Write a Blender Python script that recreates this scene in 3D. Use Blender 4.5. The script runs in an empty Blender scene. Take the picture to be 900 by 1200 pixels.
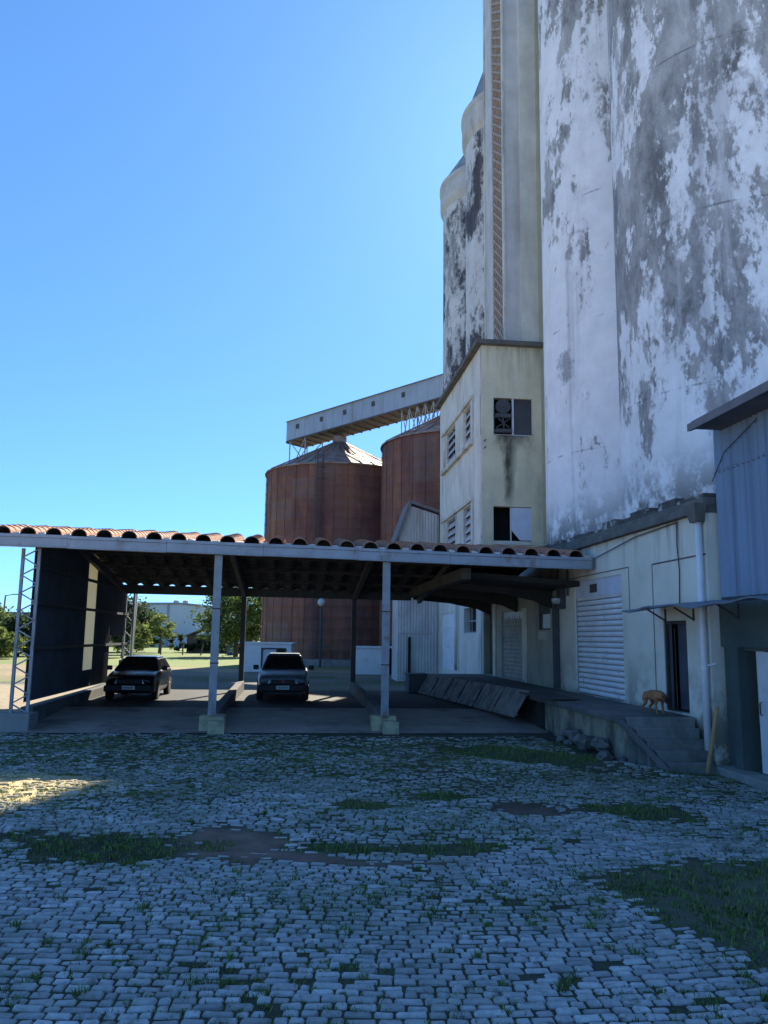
import bpy, bmesh, math, random
import numpy as np
from math import sin, cos, tan, pi, radians, atan, hypot, sqrt
from mathutils import Vector, noise
random.seed(7); RNG = np.random.default_rng(7)
SC = bpy.context.scene; COL = SC.collection

# ------------------------------------------------------------------ camera, sky, sun
EYE = Vector((0, 0, 2.3)); PITCH = atan(146/950); ROLL = radians(0.8)
cam = bpy.data.cameras.new('camera'); co = bpy.data.objects.new('camera', cam); COL.objects.link(co)
cam.sensor_width = 36; cam.lens = 36*950/1200; cam.clip_end = 6000; cam.clip_start = .05
fw = Vector((0, cos(PITCH), sin(PITCH))); up0 = Vector((0, -sin(PITCH), cos(PITCH))); r0 = Vector((1, 0, 0))
rr = r0*cos(ROLL)+up0*sin(ROLL); uu = -r0*sin(ROLL)+up0*cos(ROLL)
from mathutils import Matrix
co.matrix_world = Matrix(((rr.x, uu.x, -fw.x, EYE.x), (rr.y, uu.y, -fw.y, EYE.y), (rr.z, uu.z, -fw.z, EYE.z), (0, 0, 0, 1)))
SC.camera = co
SUN_AZ, SUN_EL = radians(12.3), radians(35)
w = bpy.data.worlds.new('World'); SC.world = w; w.use_nodes = True
nt = w.node_tree; nt.nodes.clear()
sky = nt.nodes.new('ShaderNodeTexSky'); sky.sky_type = 'NISHITA'; sky.sun_disc = False
sky.sun_elevation = SUN_EL; sky.sun_rotation = SUN_AZ; sky.air_density = 0.6; sky.dust_density = 0.18; sky.ozone_density = 4.0
bg = nt.nodes.new('ShaderNodeBackground'); bg.inputs['Strength'].default_value = 0.15
ow = nt.nodes.new('ShaderNodeOutputWorld')
tint = nt.nodes.new('ShaderNodeMix'); tint.data_type = 'RGBA'; tint.blend_type = 'MULTIPLY'; tint.inputs[0].default_value = 1
tint.inputs[7].default_value = (.40,.735,1.10,1)            # cool daylight white balance
gam = nt.nodes.new('ShaderNodeGamma'); gam.inputs['Gamma'].default_value = .65           # softer horizon-to-zenith contrast
nt.links.new(sky.outputs[0], gam.inputs[0]); nt.links.new(gam.outputs[0], tint.inputs[6]); nt.links.new(tint.outputs[2], bg.inputs[0]); nt.links.new(bg.outputs[0], ow.inputs[0])
sl = bpy.data.lights.new('sun', 'SUN'); so = bpy.data.objects.new('sun', sl); COL.objects.link(so)
sl.energy = 4.8; sl.angle = radians(0.5); sl.color = (1, .91, .74)
sdir = Vector((sin(SUN_AZ)*cos(SUN_EL), cos(SUN_AZ)*cos(SUN_EL), sin(SUN_EL)))
so.rotation_euler = sdir.to_track_quat('Z', 'Y').to_euler(); so.location = (0, 0, 60)
SC.view_settings.view_transform = 'Standard'; SC.view_settings.look = 'None'
SC.view_settings.exposure = 1.42; SC.view_settings.gamma = 1
SC.view_settings.use_curve_mapping = False
SC.render.engine = 'CYCLES'; SC.cycles.max_bounces = 6; SC.cycles.use_denoising = True

# ------------------------------------------------------------------ frames
AL = radians(6.2); O = Vector((6.1, 14.7, 0))          # building frame: x = t (into the wall), y = s (along the wall)
TV = Vector((cos(AL), sin(AL), 0)); UV = Vector((-sin(AL), cos(AL), 0))
def B(t, s, z=0): return O + TV*t + UV*s + Vector((0, 0, z))
def toB(x, y):
    d = Vector((x, y, 0))-O
    return d.dot(TV), d.dot(UV)

# ------------------------------------------------------------------ mesh builder
class MB:
    def __init__(s): s.v = []; s.f = []; s.m = []
    def add(s, vs, fs, m=0):
        n = len(s.v); s.v += [tuple(p) for p in vs]
        s.f += [tuple(i+n for i in f) for f in fs]; s.m += [m]*len(fs); return s
    def box(s, x0, x1, y0, y1, z0, z1, m=0):
        return s.add([(x0,y0,z0),(x1,y0,z0),(x1,y1,z0),(x0,y1,z0),(x0,y0,z1),(x1,y0,z1),(x1,y1,z1),(x0,y1,z1)],
                     [(0,3,2,1),(4,5,6,7),(0,1,5,4),(1,2,6,5),(2,3,7,6),(3,0,4,7)], m)
    def hexa(s, a, b, m=0):
        return s.add(list(a)+list(b), [(3,2,1,0),(4,5,6,7),(0,1,5,4),(1,2,6,5),(2,3,7,6),(3,0,4,7)], m)
    def bar(s, p, q, wd, h, m=0, upv=(0,0,1)):
        p = Vector(p); q = Vector(q); d = (q-p).normalized(); u = Vector(upv)
        if abs(d.dot(u)) > .98: u = Vector((1,0,0))
        x = d.cross(u).normalized()*wd/2; y = x.cross(d).normalized()*h/2
        return s.hexa([p-x-y,p+x-y,p+x+y,p-x+y],[q-x-y,q+x-y,q+x+y,q-x+y], m)
    def tube(s, pts, r, n=8, m=0, cap=True):
        pts = [Vector(p) for p in pts]; R = r if isinstance(r, (list,tuple)) else [r]*len(pts); base = len(s.v)
        for i, p in enumerate(pts):
            d = (pts[min(i+1,len(pts)-1)]-pts[max(i-1,0)]).normalized()
            u = Vector((0,0,1)) if abs(d.z) < .95 else Vector((1,0,0))
            a = d.cross(u).normalized(); b = a.cross(d)
            for k in range(n): s.v.append(tuple(p+(a*cos(2*pi*k/n)+b*sin(2*pi*k/n))*R[i]))
        for i in range(len(pts)-1):
            for k in range(n):
                s.f.append((base+i*n+k, base+i*n+(k+1)%n, base+(i+1)*n+(k+1)%n, base+(i+1)*n+k)); s.m.append(m)
        if cap:
            s.f.append(tuple(base+k for k in range(n))[::-1]); s.m.append(m)
            s.f.append(tuple(base+(len(pts)-1)*n+k for k in range(n))); s.m.append(m)
        return s
    def lathe(s, prof, n=64, c=(0,0,0), m=0):
        base = len(s.v)
        for (r, z) in prof:
            for k in range(n): s.v.append((c[0]+r*cos(2*pi*k/n), c[1]+r*sin(2*pi*k/n), c[2]+z))
        for i in range(len(prof)-1):
            for k in range(n):
                s.f.append((base+i*n+k, base+i*n+(k+1)%n, base+(i+1)*n+(k+1)%n, base+(i+1)*n+k)); s.m.append(m)
        return s
    def prism(s, poly, a0, a1, ax='y', m=0):
        """poly in the two other axes, extruded along ax"""
        def P(p, a): return {'x': (a,p[0],p[1]), 'y': (p[0],a,p[1]), 'z': (p[0],p[1],a)}[ax]
        n = len(poly); vs = [P(p,a0) for p in poly]+[P(p,a1) for p in poly]
        return s.add(vs, [tuple(range(n)), tuple(range(2*n-1,n-1,-1))]+[(i,n+i,n+(i+1)%n,(i+1)%n) for i in range(n)], m)
    def holed(s, a0, a1, z0, z1, holes, b0, b1, ax='t', m=0):
        """wall panel: ax 't' = plane of constant t (a runs along s), thickness b0..b1; 's' = plane of constant s (a runs along t)"""
        A = sorted({a0,a1,*[h[0] for h in holes],*[h[1] for h in holes]}); Z = sorted({z0,z1,*[h[2] for h in holes],*[h[3] for h in holes]})
        A = [a for a in A if a0 <= a <= a1]; Z = [z for z in Z if z0 <= z <= z1]
        def solid(i, j):
            if not (0 <= i < len(A)-1 and 0 <= j < len(Z)-1): return False
            ca, cz = (A[i]+A[i+1])/2, (Z[j]+Z[j+1])/2
            return not any(h[0] < ca < h[1] and h[2] < cz < h[3] for h in holes)
        def P(a, b, z): return (b,a,z) if ax == 't' else (a,b,z)
        for i in range(len(A)-1):
            for j in range(len(Z)-1):
                if not solid(i,j): continue
                p, q, r, t = A[i], A[i+1], Z[j], Z[j+1]
                for b in (b0,b1): s.add([P(p,b,r),P(q,b,r),P(q,b,t),P(p,b,t)], [(0,1,2,3)], m)
                if not solid(i-1,j): s.add([P(p,b0,r),P(p,b1,r),P(p,b1,t),P(p,b0,t)], [(0,1,2,3)], m)
                if not solid(i+1,j): s.add([P(q,b0,r),P(q,b1,r),P(q,b1,t),P(q,b0,t)], [(0,1,2,3)], m)
                if not solid(i,j-1): s.add([P(p,b0,r),P(p,b1,r),P(q,b1,r),P(q,b0,r)], [(0,1,2,3)], m)
                if not solid(i,j+1): s.add([P(p,b0,t),P(p,b1,t),P(q,b1,t),P(q,b0,t)], [(0,1,2,3)], m)
        return s

ORG = {}
def finish(name, mb, mats, org=(0,0,0), smooth=False, bevel=0, recalc=True, solid=0):
    me = bpy.data.meshes.new(name)
    me.from_pydata([(p[0]-org[0],p[1]-org[1],p[2]-org[2]) for p in mb.v], [], mb.f)
    if not isinstance(mats, (list,tuple)): mats = [mats]
    for mt in mats: me.materials.append(mt)
    me.polygons.foreach_set('material_index', mb.m)
    if recalc:
        bm = bmesh.new(); bm.from_mesh(me); bmesh.ops.recalc_face_normals(bm, faces=bm.faces); bm.to_mesh(me); bm.free()
    if smooth: me.polygons.foreach_set('use_smooth', [True]*len(me.polygons))
    me.update()
    o = bpy.data.objects.new(name, me); COL.objects.link(o)
    if bevel:
        b = o.modifiers.new('bevel', 'BEVEL'); b.width = bevel; b.segments = 2; b.limit_method = 'ANGLE'; b.angle_limit = radians(40)
    if solid:
        b = o.modifiers.new('solid', 'SOLIDIFY'); b.thickness = solid; b.offset = 0
    return o
def tag(o, label=None, cat=None, group=None, kind=None):
    for k, val in (('label',label),('category',cat),('group',group),('kind',kind)):
        if val: o[k] = val
    return o
def place(o, org, frame):
    if frame == 'b': o.location = B(*org); o.rotation_euler = (0,0,AL)
    else: o.location = org
def thing(name, label, cat, org, frame='b', group=None):
    o = bpy.data.objects.new(name, None); COL.objects.link(o); o.empty_display_size = .3
    place(o, org, frame); ORG[o.name] = org
    return tag(o, label, cat, group)
def part(parent, name, mb, mats, label=None, **kw):
    root = parent
    while root.name not in ORG: root = root.parent
    o = finish(name, mb, mats, ORG[root.name], **kw); o.parent = parent
    if label: o['label'] = label
    return o
def single(name, mb, mats, label, cat, org, frame='b', group=None, **kw):
    o = finish(name, mb, mats, org, **kw); place(o, org, frame); ORG[o.name] = org
    return tag(o, label, cat, group)

# ------------------------------------------------------------------ materials
def mat(name, base, rough=.85, var=.3, scale=2.0, layers=(), bump=None, metal=0, spec=.3, stretch=(1,1,1), island=0, attr=None, post=None, emit=None, wave=None):
    m = bpy.data.materials.new(name); m.use_nodes = True; N = m.node_tree; L = N.links
    bs = N.nodes['Principled BSDF']
    bs.inputs['Roughness'].default_value = rough; bs.inputs['Metallic'].default_value = metal
    bs.inputs['Specular IOR Level'].default_value = spec
    pos = N.nodes.new('ShaderNodeNewGeometry')
    def noise_(sc, st=(1,1,1), det=6, off=0, rg=.6):
        mp = N.nodes.new('ShaderNodeVectorMath'); mp.operation = 'MULTIPLY_ADD'
        L.new(pos.outputs['Position'], mp.inputs[0]); mp.inputs[1].default_value = st; mp.inputs[2].default_value = (off,off*.7,off*1.3)
        n = N.nodes.new('ShaderNodeTexNoise'); n.inputs['Scale'].default_value = sc; n.inputs['Detail'].default_value = det
        n.inputs['Roughness'].default_value = rg
        L.new(mp.outputs[0], n.inputs['Vector']); return n.outputs['Fac']
    def rng(v, a, b, c=0, d=1):
        r = N.nodes.new('ShaderNodeMapRange'); L.new(v, r.inputs[0])
        for i, q in enumerate((a,b,c,d)): r.inputs[i+1].default_value = q
        return r.outputs[0]
    def math_(op, a, b=None, c=None):
        r = N.nodes.new('ShaderNodeMath'); r.operation = op
        for i, q in enumerate((a,b,c)):
            if q is None: continue
            if isinstance(q,(int,float)): r.inputs[i].default_value = q
            else: L.new(q, r.inputs[i])
        return r.outputs[0]
    def mix(fac, a, b, mode='MIX'):
        r = N.nodes.new('ShaderNodeMix'); r.data_type = 'RGBA'; r.blend_type = mode
        if isinstance(fac,(int,float)): r.inputs[0].default_value = fac
        else: L.new(fac, r.inputs[0])
        for i, q in ((6,a),(7,b)):
            if isinstance(q, tuple): r.inputs[i].default_value = (*q,1) if len(q) == 3 else q
            else: L.new(q, r.inputs[i])
        return r.outputs[2]
    H = dict(N=N, L=L, noise=noise_, rng=rng, math=math_, mix=mix, pos=pos.outputs['Position'])
    if attr:
        at = N.nodes.new('ShaderNodeAttribute'); at.attribute_name = attr; c = at.outputs['Color']
    else: c = tuple(base)
    g = rng(noise_(scale, stretch), .25, .75, 1-var, 1+var)
    gr = N.nodes.new('ShaderNodeCombineColor')
    for i in range(3): L.new(g, gr.inputs[i])
    c = mix(1.0, c, gr.outputs[0], 'MULTIPLY')
    if island:
        g = rng(pos.outputs['Random Per Island'], 0, 1, 1-island, 1+island)
        gr = N.nodes.new('ShaderNodeCombineColor')
        for i in range(3): L.new(g, gr.inputs[i])
        c = mix(1.0, c, gr.outputs[0], 'MULTIPLY')
    for i, ly in enumerate(layers):          # (colour, scale, lo, hi, stretch, opacity)
        colr, sc, lo, hi = ly[:4]; st = ly[4] if len(ly) > 4 else (1,1,1); op = ly[5] if len(ly) > 5 else 1
        f = rng(noise_(sc, st, 8, 13.7*(i+1), .65), lo, hi, 0, op)
        c = mix(f, c, tuple(colr))
    if post: c = post(H, c)
    if isinstance(c, tuple): bs.inputs['Base Color'].default_value = (*c,1)
    else: L.new(c, bs.inputs['Base Color'])
    if bump:
        b = N.nodes.new('ShaderNodeBump'); b.inputs['Strength'].default_value = bump[1]; b.inputs['Distance'].default_value = bump[2] if len(bump) > 2 else .02
        L.new(noise_(bump[0], bump[3] if len(bump) > 3 else (1,1,1), 8, 3), b.inputs['Height']); L.new(b.outputs[0], bs.inputs['Normal'])
    if emit:
        bs.inputs['Emission Color'].default_value = (*emit[0],1); bs.inputs['Emission Strength'].default_value = emit[1]
    return m

def xyz(H, i):
    s = H['N'].nodes.new('ShaderNodeSeparateXYZ'); H['L'].new(H['pos'], s.inputs[0]); return s.outputs[i]

def silo_post(bias_hi, bias_lo, z_lo, z_hi, off, dark=.55, dk=0):
    """peeled white lime paint over grey concrete with black mould: coverage grows from z_lo to z_hi"""
    def f(H, c):
        z = xyz(H, 2); bz = H['rng'](z, z_lo, z_hi, bias_lo, bias_hi)
        n1 = H['noise'](.42, (1,1,.5), 9, off, .72); n2 = H['noise'](1.6, (1,1,.45), 9, off+5, .7)
        n3 = H['noise'](7., (1,1,.5), 6, off+7, .7)
        n = H['math']('ADD', H['math']('ADD', H['math']('MULTIPLY', n1, .55), H['math']('MULTIPLY', n2, .33)), H['math']('MULTIPLY', n3, .12))
        n = H['math']('ADD', n, bz)
        peel = H['rng'](n, .511, .534)
        soft = H['rng'](n, .475, .55, 0, .4)
        g1 = H['rng'](H['noise'](1.1, (1,1,.5), 9, off+9, .75), .36, .64)
        grey = H['mix'](g1, (.17,.172,.175), (.50,.50,.49))
        c = H['mix'](soft, c, (.47,.47,.47))
        c = H['mix'](peel, c, grey)
        d1 = H['math']('ADD', H['noise'](.42, (1,1,.6), 9, off+21, .72), H['math']('MULTIPLY', bz, .45))
        c = H['mix'](H['rng'](d1, .585-dk, .64-dk, 0, dark), c, (.05,.05,.058))
        st = H['noise'](1.3, (1,1,.05), 6, off+2, .6)
        c = H['mix'](H['rng'](st, .58, .75, 0, .5), c, (.2,.2,.2))
        run = H['math']('MULTIPLY', H['rng'](H['noise'](1.7, (1,1,.07), 7, off+41, .65), .55, .66), H['rng'](n3, .3, .6, .3, 1))
        c = H['mix'](H['math']('MULTIPLY', run, .6), c, (.66,.67,.67))
        base = H['math']('MULTIPLY', H['rng'](z, 5.3, 7.2, 1, 0), H['rng'](H['noise'](1.8, (1,1,.8), 8, off+31, .75), .42, .54))
        c = H['mix'](base, c, (.05,.05,.045))
        ring = H['math']('LESS_THAN', H['math']('FRACT', H['math']('DIVIDE', H['math']('ADD', z, .6), 4.6)), .012)
        return H['mix'](H['math']('MULTIPLY', ring, H['rng'](n2, .48, .6, 0, .7)), c, (.15,.15,.15))
    return f
WHITE = (.82,.84,.85)
M = {}
M['siloA'] = mat('flaking paint near', WHITE, .9, .12, 1.2, post=silo_post(.042,-.045,5,12,3.1,.45,-.01), bump=(5,.35,.03))
M['siloB'] = mat('flaking paint mid', WHITE, .9, .12, 1.2, post=silo_post(.005,-.07,9,26,47.3), bump=(5,.35,.03))
M['siloD'] = mat('flaking paint far', (.62,.62,.6), .9, .15, 1.2, post=silo_post(.0,-.02,12,28,71.2,.95,.095), bump=(5,.3,.03))
M['siloE'] = mat('flaking paint farthest', (.62,.62,.6), .9, .15, 1.2, post=silo_post(.0,-.02,12,28,90.7,.95,.10), bump=(5,.3,.03))
M['rimpaint'] = mat('pale silo rim', (.50,.50,.48), .9, .2, 1.2, [((.2,.2,.2),.9,.52,.7,(1,1,.4),.6)], bump=(5,.3,.03))
M['cone'] = mat('old concrete roof', (.3,.31,.31), .9, .3, 1.5, [((.12,.12,.12),.8,.5,.65,(1,1,.5),.7)])
CREAM = (.65,.61,.43)
def stain_post(H, c):
    # run-off below the upper front window of the tower, in world x/z
    x = xyz(H, 0); z = xyz(H, 2); y = xyz(H, 1)
    n = H['noise'](2.2, (1,1,.5), 8, 5, .7)
    xo = H['math']('ADD', x, H['math']('MULTIPLY', H['math']('SUBTRACT', n, .5), .5))
    dx = H['math']('ABSOLUTE', H['math']('SUBTRACT', xo, 5.22))
    wz = H['rng'](z, 7.7, 10.9, .22, .42)
    core = H['math']('SUBTRACT', 1, H['math']('DIVIDE', dx, wz))
    core = H['rng'](core, 0, .8)
    zz = H['math']('MULTIPLY', H['rng'](z, 7.6, 8.6), H['rng'](z, 10.95, 10.8))
    m1 = H['math']('MULTIPLY', H['math']('MULTIPLY', core, zz), H['rng'](n, .3, .6, .25, .95))
    c = H['mix'](m1, c, (.05,.055,.045))
    c = H['mix'](H['math']('MULTIPLY', m1, .5), c, (.03,.035,.03))
    dx2 = H['math']('ABSOLUTE', H['math']('SUBTRACT', xo, 5.45))
    top = H['math']('MULTIPLY', H['math']('MULTIPLY', H['rng'](dx2, 1.0, .6), H['rng'](z, 9.9, 10.8)), H['rng'](z, 10.95, 10.85))
    c = H['mix'](H['math']('MULTIPLY', top, H['rng'](n, .42, .56, 0, .8)), c, (.07,.075,.06))
    st = H['noise'](2.4, (1,1,.06), 6, 2, .6)
    high = H['rng'](z, 13.2, 14.8, 0, .75)
    return H['mix'](H['math']('MULTIPLY', H['rng'](st, .45, .62), high), c, (.16,.16,.13))
M['tower'] = mat('ochre render', CREAM, .92, .16, .8, [((.30,.30,.25),.7,.5,.68,(1,1,.3),.55), ((.55,.54,.47),.5,.52,.7,(1,1,.6),.6)], post=stain_post, bump=(9,.2,.02))
M['towerside'] = mat('sky lit render side', (.68,.67,.60), .92, .16, .8, [((.33,.33,.28),.7,.5,.68,(1,1,.3),.5), ((.18,.18,.16),1.6,.58,.7,(1,1,.2),.5)], bump=(9,.2,.02))  # tower render lightened here for the brighter sky this side faces
M['shaft'] = mat('grey render', (.55,.55,.53), .92, .18, .9, [((.22,.22,.21),.5,.5,.7,(1,1,.15),.6)], bump=(9,.2,.02))
M['shaft2'] = mat('pale render', (.64,.63,.55), .92, .18, .9, [((.28,.28,.24),.5,.5,.7,(1,1,.15),.5)], bump=(9,.2,.02))
M['olive'] = mat('olive render', (.44,.43,.31), .92, .16, .9, [((.25,.25,.18),.5,.5,.7,(1,1,.15),.5)], bump=(9,.2,.02))
M['palewall'] = mat('weathered white render', (.6,.59,.52), .92, .2, .9, [((.2,.2,.19),1.1,.52,.66,(1,1,.35),.75)], bump=(9,.2,.02))
def wh_post(H, c):
    z = xyz(H, 2); st = H['noise'](2.0, (1,1,.07), 6, 2, .6)
    c = H['mix'](H['math']('MULTIPLY', H['rng'](st, .5, .66), H['rng'](z, 3.7, 4.7, 0, .75)), c, (.12,.12,.11))
    n = H['noise'](1.2, (1,1,1), 8, 8, .7)
    low = H['math']('MULTIPLY', H['rng'](z, 1.0, .7), H['rng'](n, .4, .5))
    c = H['mix'](low, c, (.2,.18,.14))
    low = H['math']('MULTIPLY', H['rng'](z, 2.2, .9, 0, .8), H['rng'](n, .46, .6))
    return H['mix'](low, c, (.25,.24,.2))
M['wall'] = mat('cream limewash', (.67,.67,.57), .92, .15, .7, [((.76,.76,.72),.45,.5,.62,(1,1,.7),.7), ((.42,.42,.36),.8,.54,.7,(1,1,.4),.6)], post=wh_post, bump=(8,.25,.02))
M['shadedwall'] = mat('shaded limewash', (.36,.37,.31), .92, .2, .7, [((.44,.44,.38),.45,.5,.62,(1,1,.7),.6), ((.18,.18,.16),.8,.5,.7,(1,1,.4),.7)], bump=(8,.25,.02))  # darker limewash copy: roof shade put into the colour, with stains
M['mould'] = mat('black mould concrete', (.09,.09,.085), .95, .4, 2.5, [((.5,.5,.47),2.2,.55,.62,(1,1,1),.9)], bump=(12,.5,.03))
M['cornice'] = mat('sooty cornice', (.13,.13,.12), .95, .35, 2.5, bump=(12,.4,.02))
M['brickbar'] = mat('clay lattice', (.37,.30,.245), .9, .3, 3)
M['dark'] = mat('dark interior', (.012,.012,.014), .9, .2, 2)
M['concrete'] = mat('concrete', (.27,.265,.25), .92, .25, 2, [((.13,.13,.12),1.3,.52,.7,(1,1,1),.6)], bump=(14,.3,.02))
M['darkconcrete'] = mat('dark concrete', (.13,.13,.125), .92, .3, 1.5, [((.07,.07,.065),1.0,.5,.66,(1,1,1),.7)], bump=(14,.3,.02))  # darker concrete tone for dock slab, kerbs and stair string
M['stepconcrete'] = mat('worn step concrete', (.20,.205,.19), .92, .3, 1.5, [((.09,.09,.08),1.6,.5,.66,(1,1,1),.7)], bump=(14,.3,.02))
M['shade'] = mat('shade darkened concrete', (.045,.042,.038), .95, .3, 1.5)  # shade under the canopy and behind the pallets put into the colour
M['shadebeam'] = mat('shaded beam', (.10,.09,.075), .95, .35, 1.5)  # edge beam colour darkened to stand for the shade under the roof
M['ramp'] = mat('brown ramp concrete', (.34,.28,.235), .9, .22, 1.2, [((.10,.085,.075),.8,.5,.66,(1,1,1),.7)], bump=(18,.3,.02))
M['floor'] = mat('shade dark slab', (.035,.034,.033), .8, .3, .8, [((.015,.015,.015),.6,.45,.65,(1,1,1),.8)], bump=(18,.25,.02))  # deep shade inside the carport put into the slab colour
M['baseblock'] = mat('yellowed concrete block', (.42,.38,.25), .92, .25, 4, [((.2,.19,.15),3,.5,.65)], bump=(20,.4,.02))
M['steel'] = mat('grey painted steel', (.30,.32,.34), .6, .2, 3, [((.13,.10,.085),2.2,.56,.68,(1,1,.4),.8), ((.20,.10,.06),5,.6,.68,(1,1,.5),.8)], spec=.4)
M['palesteel'] = mat('galvanised gutter', (.32,.345,.38), .5, .15, 2, [((.2,.19,.18),1.6,.54,.68,(1,1,1),.7), ((.24,.14,.09),3.5,.6,.68,(1,1,.4),.7)], spec=.4, metal=.2)
M['darksteel'] = mat('dark steel', (.07,.075,.08), .7, .2, 3, spec=.3)
M['darksheet'] = mat('dark wall sheeting', (.075,.08,.09), .75, .25, 1.2, [((.12,.07,.05),1.1,.58,.7,(1,1,.4),.5)], spec=.25)
M['translucent'] = mat('yellowed fibreglass sheet', (.85,.80,.58), .6, .12, 2)
_b = M['translucent'].node_tree.nodes['Principled BSDF']; _t = M['translucent'].node_tree; _x = _t.nodes.new('ShaderNodeBsdfTranslucent'); _x.inputs[0].default_value = (.95,.80,.45,1); _m = _t.nodes.new('ShaderNodeMixShader'); _m.inputs[0].default_value = .7
_t.links.new(_b.outputs[0], _m.inputs[1]); _t.links.new(_x.outputs[0], _m.inputs[2]); _t.links.new(_m.outputs[0], _t.nodes['Material Output'].inputs[0])
M['tile'] = mat('terracotta tile', (.44,.19,.105), .85, .25, 2.5, [((.17,.12,.10),1.7,.52,.66,(1,1,1),.7), ((.25,.22,.21),.55,.46,.62,(1,1,1),.65), ((.5,.42,.34),4,.6,.7,(1,1,1),.5)], bump=(25,.3,.01))
M['tileunder'] = mat('shaded tile underside', (.045,.047,.055), .9, .3, 2)  # darker copy of the tile, shade of the underside painted in
M['mortar'] = mat('lime mortar', (.55,.54,.5), .9, .2, 5)
M['timber'] = mat('old timber', (.075,.065,.06), .85, .35, 3, stretch=(6,6,1))
M['plank'] = mat('sawn plank', (.42,.26,.12), .8, .25, 5)
M['pallet'] = mat('grey weathered board', (.22,.20,.18), .9, .35, 4, [((.09,.085,.08),2.5,.5,.66)], bump=(20,.4,.01))
M['shutter'] = mat('white roller slats', (.76,.80,.84), .55, .12, 2, [((.25,.22,.2),3.5,.6,.68,(1,1,1),.6)], spec=.4)
M['shutterdim'] = mat('dusty roller slats', (.36,.36,.33), .65, .2, 2, [((.16,.15,.13),2.5,.55,.68,(1,1,1),.6)])
M['bluepanel'] = mat('pale blue painted panel', (.58,.64,.74), .6, .12, 2)
M['blueshed'] = mat('blue grey corrugated sheet', (.19,.29,.42), .55, .12, .7, [((.11,.16,.23),.9,.5,.7,(1,1,.1),.6), ((.06,.09,.15),2.2,.52,.66,(4,4,.03),.75), ((.26,.34,.44),2.6,.56,.66,(4,4,.03),.5)], spec=.4)
M['bluetrim'] = mat('dull blue sheet', (.14,.18,.23), .55, .2, 1.5, spec=.4)
M['roofsheet'] = mat('grey roof sheet', (.17,.16,.165), .7, .25, 1.5)
M['greenwall'] = mat('dark green render', (.075,.105,.10), .9, .2, 1.2, [((.12,.14,.13),1.2,.55,.7,(1,1,.5),.6)])
M['door'] = mat('dark blue door', (.07,.085,.11), .7, .2, 2)
M['whitedoor'] = mat('off white door leaf', (.6,.62,.65), .6, .08, 2, [((.3,.3,.3),2,.62,.7,(1,1,1),.4)])
M['pvc'] = mat('white drain pipe', (.72,.74,.75), .45, .08, 3, [((.3,.3,.27),2.5,.62,.72,(1,1,.3),.5)], spec=.5)
M['glass'] = mat('dusty window glass', (.10,.12,.14), .15, .3, 2, spec=.6)
M['paleglass'] = mat('frosted pane', (.46,.48,.5), .35, .2, 3)
M['paper'] = mat('faded notice', (.5,.5,.46), .8, .1, 4)
def rust_panels(H, c):
    x, y, z = xyz(H,0), xyz(H,1), xyz(H,2)
    def snap(v, k):
        return H['math']('FLOOR', H['math']('MULTIPLY', v, k))
    cb = H['N'].nodes.new('ShaderNodeCombineXYZ'); H['L'].new(snap(x,.55), cb.inputs[0]); H['L'].new(snap(z,.62), cb.inputs[2])
    wn = H['N'].nodes.new('ShaderNodeTexWhiteNoise'); wn.noise_dimensions = '3D'; H['L'].new(cb.outputs[0], wn.inputs['Vector'])
    v = wn.outputs['Value']
    c = H['mix'](H['rng'](v, .55, 1, 0, .22), c, (.10,.055,.05))
    c = H['mix'](H['math']('MULTIPLY', H['math']('GREATER_THAN', v, .93), .25), c, (.22,.13,.09))
    return H['mix'](H['math']('MULTIPLY', H['math']('LESS_THAN', v, .07), .3), c, (.19,.17,.15))
M['rust'] = mat('rusted silo sheet', (.215,.10,.075), .85, .2, .5, [((.13,.06,.055),.35,.46,.6,(1,1,.6),.8), ((.36,.16,.08),.9,.5,.68,(1,1,.2),.6), ((.17,.12,.10),1.7,.58,.68,(1,1,.7),.6)], post=rust_panels, bump=(3,.3,.03,(0.2,0.2,6)))
M['rustroof'] = mat('rust streaked roof sheet', (.30,.24,.20), .6, .25, 1.0, [((.24,.09,.05),1.0,.48,.6,(1,1,1),.85)], metal=.2)
M['gallery'] = mat('zinc gallery sheet', (.33,.40,.48), .6, .12, .6, [((.26,.25,.24),.9,.52,.68,(1,1,.2),.5)], metal=.1)
M['galfloor'] = mat('rusty gallery floor', (.10,.095,.10), .8, .3, 1.5)
M['whitecorr'] = mat('whitewashed corrugated sheet', (.52,.50,.47), .85, .15, 1, [((.25,.21,.19),1.0,.5,.66,(1,1,.15),.6)])
M['whitewall'] = mat('white boundary render', (.68,.69,.68), .9, .1, 1, [((.3,.3,.28),1.3,.6,.72,(1,1,1),.5)])
M['farwhite'] = mat('far white render', (.62,.63,.64), .9, .08, .3)
M['fargrey'] = mat('far grey wall', (.36,.37,.39), .9, .1, .3)
M['leafmid'] = mat('tree leaf', (.12,.17,.05), .7, .35, .6, island=.45, spec=.2)
M['leafdark'] = mat('dark leaf', (.045,.075,.03), .7, .35, .6, island=.4, spec=.2)
M['leaflight'] = mat('light leaf', (.17,.21,.06), .7, .35, .6, island=.45, spec=.2)
for _k in ('leafmid','leafdark','leaflight'):
    _t = M[_k].node_tree; _b = _t.nodes['Principled BSDF']; _x = _t.nodes.new('ShaderNodeBsdfTranslucent'); _m = _t.nodes.new('ShaderNodeMixShader'); _m.inputs[0].default_value = .45
    _lk = _b.inputs['Base Color'].links[0].from_socket; _t.links.new(_lk, _x.inputs[0]); _t.links.new(_b.outputs[0], _m.inputs[1]); _t.links.new(_x.outputs[0], _m.inputs[2]); _t.links.new(_m.outputs[0], _t.nodes['Material Output'].inputs[0])
M['bark'] = mat('bark', (.10,.08,.06), .95, .3, 4)
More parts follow.
